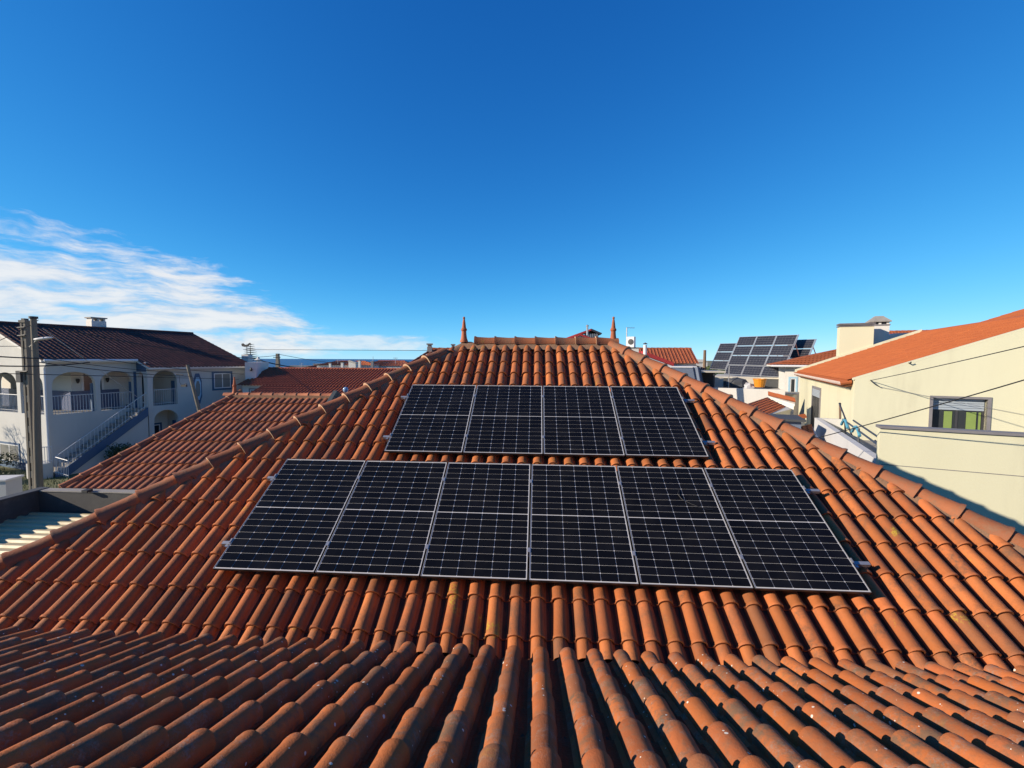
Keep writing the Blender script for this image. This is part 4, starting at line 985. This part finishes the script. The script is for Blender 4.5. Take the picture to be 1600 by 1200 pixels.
pst = spot(1139, 585, 31); solo('thin_mast', MB().tube([(pst.x, pst.y, .1), (pst.x, pst.y, spot(1139, 572, 31).z)], .035, 6), 'galv', 'thin grey pipe mast in front of the large solar rack', 'mast')
# canopy shelter
cpy = thing('canopy_shelter', 'open shelter with flat pale roof and dark interior left of the solar rack', 'shelter', (lambda p: (p.x, p.y, GZ))(spot(1105, 590, 33)), R(-10))
zc = spot(1105, 579, 33).z-GZ
MB().box((-1.6, -1.2, zc-.12), (1.0, 2, zc)).build('roof', 'stone_pale', cpy); MB().box((-1.5, 1.8, 0), (.9, 1.9, zc-.12)).build('wall', 'dark_stone', cpy)
for x in (-1.4, .2): MB().box((x, -1.1, 0), (x+.1, -1.0, zc-.12)).build('post', 'dark_stone', cpy)
MB().box((.25, -1.0, 0), (.9, -.9, zc-.45)).build('panel', 'stone_pale', cpy)
cz = spot(1087, 586, 28); hc = MB().quadgrid(lambda u_, v_: (cz.x-.2+.5*u_+.25*v_, cz.y+.12*math.sin(u_*9), cz.z+.5-1.2*v_), 8, 5)
hc.f += [tuple(reversed(f)) for f in []]
solo('hanging_cloth', hc, 'blue_grey', 'blue and red cloth hanging beside the open shelter', 'cloth')
bgx = spot(1060, 580, 30); bgb = thing('blue_grey_annex', 'blue-grey box building behind the right hip below the red roof', 'building', (bgx.x, bgx.y, GZ), R(-12))
zc = spot(1060, 574, 30).z-GZ
MB().box((-1.0, -.8, 0), (1.0, 2, zc)).build('wall', 'blue_grey', bgb); MB().box((-1.05, -.85, zc), (1.05, 2.05, zc+.08)).build('roof', 'window_white', bgb)
wpost = spot(1101, 560, 45); solo('wooden_post', MB().tube([(wpost.x, wpost.y, GZ), (wpost.x, wpost.y, spot(1101, 547, 45).z)], [.22, .14], 8), 'wood', 'dark wooden post standing against the fields left of the solar rack', 'post')
wp = spot(1090, 570, 50); pw_ = thing('white_pillar', 'square white chimney pillar against the fields', 'chimney', (wp.x, wp.y, GZ))
zc = spot(1090, 561.5, 50).z-GZ
MB().box((-.42, -.4, 0), (.42, .4, zc)).build('stack', 'white_clean', pw_); MB().box((-.5, -.48, zc-.35), (.5, .48, zc-.25)).build('band', 'stone_pale', pw_)

# ================================================================== behind the ridge
pr_ = spot(1030, 560, 34)
fh = simple_house('striped_roof_house', 'house with pale striped orange roof and white chimney pipe right of the right finial', (pr_.x+.1, pr_.y+2), R(-8), 5.4, 5.5, spot(1030, 566, 34).z, spot(1030, 545, 36).z, 'white_clean', 'tile_far', nr=9)
pf = spot(1030, 565, 31); rs_ = thing('red_edged_shed', 'shed with a bright red sloping roof edge in front of the striped roof', 'shed', (pf.x, pf.y, GZ)); O = Matrix.Translation(-rs_.location)
gd_ = lambda px: (lambda p: Vector((p.x, p.y, GZ)))(spot(px, 560, 31))
MB().prism([spot(1006, 548.5, 31), spot(1053, 566.5, 31), spot(1053, 572, 31), spot(1006, 555, 31)], (.05, 2.2, 0)).xf(O).build('roof', 'red_fascia', rs_)
MB().prism([gd_(1008), gd_(1051), spot(1051, 572, 31), spot(1008, 556.5, 31)], (.05, 2.0, 0)).xf(O).build('wall', 'white_clean', rs_)
pp = spot(1008, 546, 30); fp_ = thing('white_flue', 'white chimney pipe with dark cap in front of the striped roof', 'chimney', (pp.x, pp.y, GZ)); zc = spot(1008, 539, 30).z-GZ
MB().lathe([(.12, 0), (.12, zc)], (0, 0, 0), 10).build('pipe', 'window_white', fp_, 40); MB().lathe([(.15, zc+.05), (.15, zc+.09), (.02, zc+.16)], (0, 0, 0), 10).build('cap', 'dark_grey', fp_)
am = spot(984, 545, 24.0); fb = thing('stair_tower', 'flat-topped white stair tower carrying the aerial and air conditioner', 'building', (am.x, am.y, GZ), R(-8)); TZ = spot(985, 543, 24).z
MB().box((-.28, -.6, 0), (.42, 1.0, TZ-GZ-.06)).build('wall', 'white_clean', fb); MB().box((-.31, -.63, TZ-GZ-.06), (.45, 1.03, TZ-GZ)).build('roof', 'cement', fb)
am = spot(979, 530, 24); an = thing('antenna_mast', 'thin television aerial on a mast beside the right finial', 'antenna', (am.x, am.y, TZ)); zc = spot(979, 512, 24).z-TZ
MB().tube([(0, 0, 0), (0, 0, zc)], .03, 6).build('mast', 'galv', an); MB().tube([(-.05, 0, zc), (.42, 0, zc-.02)], .012, 5).build('boom', 'galv', an)
for i in range(4): MB().tube([(.02+.11*i, -.2, zc-.01), (.02+.11*i, .2, zc-.01)], .008, 4).build('element', 'galv', an)
am = spot(986, 536, 23.5); ac = thing('air_conditioner', 'white air conditioner unit with round fan grille beside the aerial', 'air conditioner', (am.x, am.y, TZ), R(-30))
MB().box((-.2, -.14, 0), (.2, .14, .55)).build('case', 'window_white', ac); MB().lathe([(.15, 0), (.15, .015), (.04, .03)], (0, 0, 0), 16).xf(Matrix.Translation((.03, -.14, .28)) @ Matrix.Rotation(R(90), 4, 'X')).build('fan_grille', 'dark_grey', ac)
# red gable with clerestory
rg = thing('red_gable_house', 'white gable with red fascias and raised clerestory behind the ridge', 'house', (lambda p: (p.x, p.y, GZ))(spot(905, 540, 32)))
O = Matrix.Translation(-rg.location); D_ = 32
def gp(px, py, d_=32): return spot(px, py, d_)
def gd(px, d_=32): p = spot(px, 560, d_); return Vector((p.x, p.y, GZ))
MB().prism([gd(872), gd(938), gp(938, 536), gp(905, 523.5), gp(876, 534)], (0, 4, 0)).xf(O).build('wall', 'white_clean', rg)
MB().prism([gp(870, 536), gp(905.5, 521.8), gp(905.5, 524.6), gp(870, 539)], (0, -.25, 0)).xf(O).build('fascia', 'red_fascia', rg)
MB().prism([gp(905.6, 521.8), gp(938, 533), gp(938, 536), gp(905.6, 524.6)], (0, -.25, 0)).xf(O).build('fascia', 'red_fascia', rg)
MB().prism([gp(870, 533, 33.5), gp(924, 513.4, 33.5), gp(924, 516.3, 33.5), gp(870, 536.2, 33.5)], (0, 5, 0)).xf(O).build('upper_roof', 'red_fascia', rg)
MB().prism([gp(924.1, 513.4, 33.5), gp(941, 520.5, 33.5), gp(939, 523, 33.5), gp(924.1, 516.4, 33.5)], (0, 5, 0)).xf(O).build('upper_roof', 'dark_stone', rg)
MB().prism([gp(908, 523, 33.8), gp(935, 523, 33.8), gd(935, 33.8), gd(908, 33.8)], (0, 3, 0)).xf(O).build('clerestory', 'blue_grey', rg)
for i in range(5): MB().prism([gp(918+i*3.4, 521, 33.6), gp(920.4+i*3.4, 521.8, 33.6), gp(920.4+i*3.4, 528, 33.6), gp(918+i*3.4, 526, 33.6)], (0, .1, 0)).xf(O).build('pane', 'pane_light', rg)
pf = gp(917.5, 524, 31); MB().lathe([(.07, 0), (.07, .62), (.1, .64), (.1, .7), (.02, .74)], (0, 0, 0), 8).xf(O @ Matrix.Translation(pf)).build('flue', 'galv', rg)
# house behind the left hip with chimneys
q = spot(688, 560, 24)
simple_house('chimney_house', 'tiled house with several chimneys behind the upper left hip', (q.x+.3, q.y+1.0), R(8), 4.2, 5.0, spot(690, 572, 23).z, spot(690, 546, 25).z, 'white_clean', 'tile_far', nr=9, chims=((-1.05, -.4, .26, .12, 'cement'), (-.3, -.7, .2, -.25, 'white_clean'), (.2, .2, .2, .12, 'dark_stone')), hipL=1.2, hipR=.6)
# long white house with red roof behind the low house
q0, q1 = spot(424, 580, 32.5), spot(700, 580, 31); cx = (q0+q1)/2; L_ = (q1-q0).length; ang = math.atan2(q1.y-q0.y, q1.x-q0.x)
lh_ = simple_house('long_red_roof_house', 'long white house with dark red tile roof beyond the low tiled house', (cx.x, cx.y), ang, L_, 6.0, .62, 1.58, 'white_clean', 'tile_low', nr=12, over=.3, cs=.22, wins=(('f', -L_/2+.55, 3.45, .6, .5),))
sl2 = (1.58-.62)/3.0; y0_ = -3.3; dy_ = 3.4; xw_ = -L_/2+1.7; zz0 = .62-GZ-.3*sl2
wg = MB(); tile_sheet(wg, (xw_, y0_-dy_, zz0-dy_*sl2+.015), (L_/2-xw_, 0, 0), (0, dy_, dy_*sl2), int((L_/2-xw_)/.22), 9, .05, .022); wg.build('lower_slope', 'tile_low', lh_, 35)
MB().prism([(xw_+.15, y0_-dy_+.3, 0), (xw_+.15, y0_-.0, 0), (xw_+.15, y0_-.0, zz0-.1), (xw_+.15, y0_-dy_+.3, zz0-dy_*sl2-.02)], (L_/2-xw_-.3, 0, 0)).build('wing_wall', 'white_clean', lh_)
wpil = spot(392, 580, 30.5); wpl = thing('narrow_building', 'narrow white building end with a wall lamp between the white house and the red roof', 'building', (wpil.x, wpil.y, GZ), R(18)); zc = spot(392, 566, 30.5).z-GZ
MB().box((-.3, -.2, 0), (.38, 3, zc)).build('wall', 'white_clean', wpl); MB().lathe([(.05, 0), (.09, .1), (.03, .25)], (.1, -.3, zc-.6), 8).build('wall_lamp', 'iron', wpl)
# distant roofs towards the sea
far_ = [(548, 66, 8, 5, 570, 564.5, .12, 'tile_cream', 'distant orange hip roof left of the distant antenna'), (612, 70, 8, 6, 571, 564, -.05, 'tile_far', 'distant red hip roof right of the distant antenna'), (497, 80, 5, 5, 576, 571, 0., 'tile_far', 'small far roof with grey clutter near the sea')]
for (px, d_, w_, dd, ye2, yr2, rz, tm, lb) in far_:
    q = spot(px, 570, d_); simple_house('distant_house', lb, (q.x, q.y), rz, w_, dd, spot(px, ye2, d_).z, spot(px, yr2, d_).z, 'white_clean', tm, nr=5, hipL=2.0, hipR=2.0, group='distant houses towards the sea')
for (px, py, hp, wpx, mt, lb) in ((516, 574, 6, 3, 'white_clean', 'leftmost far white chimney above the red roof'), (535, 573, 6, 3.5, 'white_clean', 'second far white chimney from the left above the red roof'), (562, 571, 7.5, 3.5, 'white_clean', 'far white chimney on the orange hip roof'), (582, 574, 9, 4, 'grey_stone', 'far grey chimney beside the thin aerial')):
    q = spot(px, py, 60); s_ = wpx/FPX*60; k = thing('far_chimney', lb, 'chimney', (q.x, q.y, GZ), 0, 'far chimneys'); h_ = hp/FPX*60+q.z-GZ
    MB().box((-s_/2, -s_/2, 0), (s_/2, s_/2, h_)).build('stack', mt, k); MB().box((-s_*.62, -s_*.62, h_), (s_*.62, s_*.62, h_+.08)).build('cap', 'cement', k)
q = spot(550, 570, 62); k = thing('roof_dormer', 'small white roof dormer on the distant orange roof', 'dormer', (q.x, q.y, q.z-.5)); MB().prism([(-.5, 0, GZ-q.z+.5), (.5, 0, GZ-q.z+.5), (.5, 0, .75), (-.35, 0, 1.1), (-.5, 0, 1.0)], (0, 1, 0)).build('wall', 'white_clean', k); MB().prism([(-.6, -.1, 1.0), (-.35, -.1, 1.16), (.65, -.1, .8), (.65, -.1, .72)], (0, 1.2, 0)).build('roof', 'stone_pale', k)
q = spot(583, 570, 60); solo('far_aerial', MB().tube([(q.x, q.y, q.z-.5), (q.x, q.y, spot(583, 557, 60).z)], .03, 4), 'galv', 'thin distant aerial mast above the far roofs', 'antenna')
for (px, d_, w_, yt, lb, mt) in ((474, 95, 4.5, 572, 'low white far building before the sea, left of the far roofs', 'white_clean'), (505, 90, 3.0, 569, 'grey far rooftop structure before the sea', 'stone_pale'), (650, 85, 3.0, 569, 'small white far building beside the upper left hip', 'white_clean')):
    q = spot(px, yt, d_); k = thing('far_building', lb, 'building', (q.x, q.y, GZ), .2, 'far buildings before the sea'); h_ = q.z-GZ
    MB().box((-w_/2, -1.5, 0), (w_/2, 1.5, h_)).build('wall', mt, k); MB().box((-w_/2-.1, -1.6, h_), (w_/2+.1, 1.6, h_+.12)).build('roof', 'cement', k)
for (px, yt, yb_, d_, lb) in ((471, 567, 575, 70, 'leftmost thin aerial above the far roofs'), (528, 562, 572, 64, 'thin aerial above the distant dormer roof'), (618, 559, 568, 68, 'thin aerial on the distant red hip roof')):
    a, c = spot(px, yb_, d_), spot(px, yt, d_); m_ = MB().tube([a, c], .025, 4)
    for f_ in (.7, .85, 1.): p = a.lerp(c, f_); m_.tube([p-Vector((.35, 0, 0)), p+Vector((.35, 0, 0))], .015, 4)
    solo('far_aerial', m_, 'galv', lb, 'antenna', group='far aerials')
# far white buildings on the land horizon
for (px, wd_, h_, d_, lb) in ((1079, 15, 1.6, 420, 'long low white building on the horizon'), (1103, 5, 1.0, 400, 'small pale building on the horizon near the wooden post')):
    q = spot(px, 563, d_); ww = wd_/FPX*d_; k = thing('horizon_building', lb, 'building', (q.x, q.y, GZ)); MB().box((-ww/2, 0, 0), (ww/2, 8, h_+3.6)).build('wall', 'white_clean', k); MB().box((-ww/2-.3, -.3, h_+3.6), (ww/2+.3, 8.3, h_+4.0)).build('roof', 'stone_pale', k)
oh = spot(1072, 572, 36); simple_house('low_orange_house', 'low orange hip roof at the edge of the fields', (oh.x, oh.y+1), R(-15), 3.2, 3, spot(1072, 576, 35).z, spot(1072, 569, 36).z, 'white_clean', 'tile_far', nr=5, hipL=1.2, hipR=1.2)

# rooster vane on a chimney, norfolk pine, small far pole
q = spot(386, 556, 36); rv = thing('rooster_vane', 'white chimney with a black rooster weather vane above the brown roof end', 'chimney', (q.x, q.y, q.z-2)); MB().box((-.9, -.5, GZ-q.z+2), (.9, 1.5, .6)).build('house_end', 'white_clean', rv); 
MB().box((-.28, -.28, 0), (.28, .28, 2.1)).build('stack', 'white_clean', rv); MB().tube([(0, 0, 2.1), (0, 0, 2.75)], .025, 5).build('rod', 'iron', rv)
MB().prism([(-.42, 0, 2.78), (-.2, 0, 2.72), (.1, 0, 2.74), (.2, 0, 2.86), (.34, 0, 2.98), (.28, 0, 3.06), (.14, 0, 3.0), (.05, 0, 2.9), (-.15, 0, 2.9), (-.3, 0, 3.02), (-.46, 0, 2.96)], (0, .03, 0)).build('rooster', 'iron', rv)
q = spot(404, 575, 34); m_ = MB().lathe([(.42, GZ-q.z), (.4, 0), (.36, .2), (.18, .3), (.16, .55), (.3, .62), (.1, .72), (.08, .85)], (q.x, q.y, q.z), 10); solo('chimney_pot', m_, 'white_clean', 'white ornamental chimney pot beside the pine', 'chimney')
q = spot(433, 575, 60); zt = spot(433, 552.5, 60).z
q.z = GZ+2; fp2 = thing('far_pole', 'small far concrete pole standing before the sea', 'utility pole', (q.x, q.y, GZ)); MB().prism([(-.42, 0, 0), (.42, 0, 0), (.16, 0, zt-q.z+2), (-.16, 0, zt-q.z+2)], (0, .4, 0)).build('shaft', 'concrete_pole', fp2)
MB().tube([(-.5, 0, zt-q.z+1.5), (.5, 0, zt-q.z+1.5)], .05, 5).build('arm', 'iron', fp2)

# ================================================================== vegetation
def leafball(mb, c, rx, ry, rz, n, size, shell=.5):
    c = Vector(c)
    for _ in range(n):
        d_ = Vector((random.gauss(0, 1), random.gauss(0, 1), random.gauss(0, 1))).normalized(); r_ = shell+(1-shell)*random.random()
        p = c+Vector((d_.x*rx*r_, d_.y*ry*r_, d_.z*rz*r_)); s_ = size*random.uniform(.6, 1.4)
        a_ = Vector((random.gauss(0, 1), random.gauss(0, 1), random.gauss(0, 1))).normalized(); b_ = a_.cross(d_+Vector((.01, .02, .03))).normalized()
        mb.add([p-a_*s_, p+b_*s_*.45, p+a_*s_, p-b_*s_*.45], [(0, 1, 2, 3)])
def shrub(label, base, rx, ry, h_, n, size, mat='leaf_dark', name='shrub'):
    o = thing(name, label, 'shrub', base); m_ = MB()
    for _ in range(7):
        leafball(m_, (random.uniform(-.5, .5)*rx, random.uniform(-.5, .5)*ry, h_*random.uniform(.35, .68)), rx*.6, ry*.6, h_*.36, n//7, size, .35)
    m_.build('foliage', mat, o); st_ = MB()
    for _ in range(5): st_.tube([(0, 0, 0), (random.uniform(-.4, .4)*rx, random.uniform(-.4, .4)*ry, h_*.7)], [.04, .012], 5)
    st_.build('stem', 'bark', o); return o
WM = Matrix.Translation((-21.46, 16.8, GZ)) @ Matrix.Rotation(R(72.8), 4, 'Z')
shrub('dark shrub under the outside stair of the white house', WM @ Vector((2.2, -2.0, 0)), .9, .7, 1.5, 1400, .07)
shrub('dark hedge along the foot of the sunlit gable, left of the poles', WM @ Vector((-1.6, 3.2, 0)), 1.3, 2.6, 1.25, 2600, .07, name='hedge')
shrub('low dark hedge at the foot of the two utility poles', WM @ Vector((-2.6, .6, 0)), 1.2, 1.2, .9, 1400, .07, name='hedge')
q = spot(1596, 838, 10.2); shrub('leafy bush peeping over the right hip at the right edge', (q.x, q.y, GZ), .5, .5, spot(1592, 815, 10.2).z-GZ+.1, 2200, .05, 'leaf_olive', 'bush')
# bare tree left of the frame edge: trunk, forking twigs
bt = thing('bare_tree', 'leafless twiggy tree at the left edge before the lit gable', 'tree', WM @ Vector((-2.2, 4.9, 0)))
def grow(mb, p, d_, l_, r_, lev):
    q_ = p+d_*l_; mb.tube([p, p.lerp(q_, .5)+Vector((random.gauss(0, .03), random.gauss(0, .03), 0)), q_], [r_, r_*.85, r_*.65], 5, False)
    if lev == 0: return
    for _ in range(3 if lev > 1 else 4):
        nd = (d_+Vector((random.gauss(0, .5), random.gauss(0, .5), random.gauss(.05, .4)))).normalized(); grow(mb, q_, nd, l_*random.uniform(.6, .85), r_*.6, lev-1)
m_ = MB(); m_.tube([(0, 0, 0), (.05, 0, 1.4)], [.09, .07], 7); m_.build('trunk', 'bark', bt)
m_ = MB()
for _ in range(3): grow(m_, Vector((.05, 0, 1.35)), Vector((random.gauss(0, .5), random.gauss(0, .5), .8)).normalized(), .75, .045, 4)
m_.build('crown', 'bark', bt)
# norfolk pine
q = spot(392, 575, 75); npz = spot(392, 535.5, 75).z-GZ; npn = thing('norfolk_pine', 'tiered norfolk island pine rising behind the brown roof end', 'pine tree', (q.x, q.y, GZ))
MB().tube([(0, 0, 0), (0, 0, npz)], [.22, .02], 7).build('trunk', 'bark', npn)
m_ = MB(); zt = npz; tier = 0
while zt > npz-5.0:
    zt -= .34; L0 = .25+(npz-zt)*.32
    for k in range(7):
        a_ = 2*math.pi*k/7+tier*.4; dv = Vector((math.cos(a_), math.sin(a_), .12))
        m_.tube([(0, 0, zt), Vector((0, 0, zt))+dv*L0], [.03, .01], 4)
        for _ in range(34):
            f_ = random.uniform(.15, 1.); p = Vector((0, 0, zt))+dv*L0*f_; sd_ = Vector((-dv.y, dv.x, 0))*random.choice((-1, 1)); s_ = .42*random.uniform(.6, 1.2)*(1.15-.5*f_)
            m_.add([p, p+sd_*s_+dv*s_*.4+Vector((0, 0, .06)), p+sd_*s_*.8+dv*s_*.7+Vector((0, 0, .02))], [(0, 1, 2)])
    tier += 1
m_.build('crown', 'leaf_pine', npn)
q = spot(428, 580, 62); shrub('small dark tree at the foot of the far pole', (q.x, q.y, GZ), .9, .9, q.z-GZ+1.2, 1100, .12, 'leaf_dark', 'far_tree')['category'] = 'tree'
# scrub belt along the land horizon and rough grass on the plots
sc_ = MB()
for i in range(900):
    d_ = random.uniform(90, 420); px = random.uniform(1040, 1135); q = spot(px, 570, d_); h_ = random.uniform(.5, 1.6)
    leafball(sc_, (q.x, q.y, GZ+h_*.5), h_*1.6, h_*1.6, h_*.55, 7, h_*.55, .2)
o = sc_.build('scrub', 'leaf_olive'); o['kind'] = 'stuff'; o['label'] = 'belt of scrub bushes on the fields at the horizon'
gr_ = MB()
for i in range(5000):
    x, y = random.uniform(-6, 2.2), random.uniform(-5.5, 7); p = WM @ Vector((x, y, 0))
    if x > -.2 and y > -2.3: continue
    h_ = random.uniform(.05, .22); a_ = random.uniform(0, 6.28); gr_.add([p, p+Vector((.03*math.cos(a_), .03*math.sin(a_), 0)), p+Vector((random.uniform(-.05, .05), random.uniform(-.05, .05), h_))], [(0, 1, 2)])
o = gr_.build('grass', 'grass'); o['kind'] = 'stuff'; o['label'] = 'rough grass in the yard of the white house'
# white chimney block at the left edge
q = spot(8, 775, 13.5); wb_ = thing('white_block', 'plain white chimney block at the left edge beside the dark parapet', 'chimney', (q.x, q.y, GZ), R(10)); zc = spot(8, 748, 13.5).z-GZ
MB().box((-.3, -.25, 0), (.26, .25, zc)).build('stack', 'white_wall', wb_); MB().box((-.34, -.29, zc), (.3, .29, zc+.05)).build('cap', 'white_clean', wb_)
# globe lamp before the long red roof
q = spot(540, 609, 19); gl = thing('globe_lamp', 'small glass globe lamp on a thin post behind the low house', 'lamp', (q.x, q.y, GZ)); zc = q.z-GZ
MB().tube([(0, 0, 0), (0, 0, zc-.1)], .03, 6).build('post', 'iron', gl); MB().lathe([(.03, -.12), (.08, -.09), (.11, -.03), (.11, .04), (.07, .1), (.01, .12)], (0, 0, zc), 12).build('globe', 'globe', gl, 60)
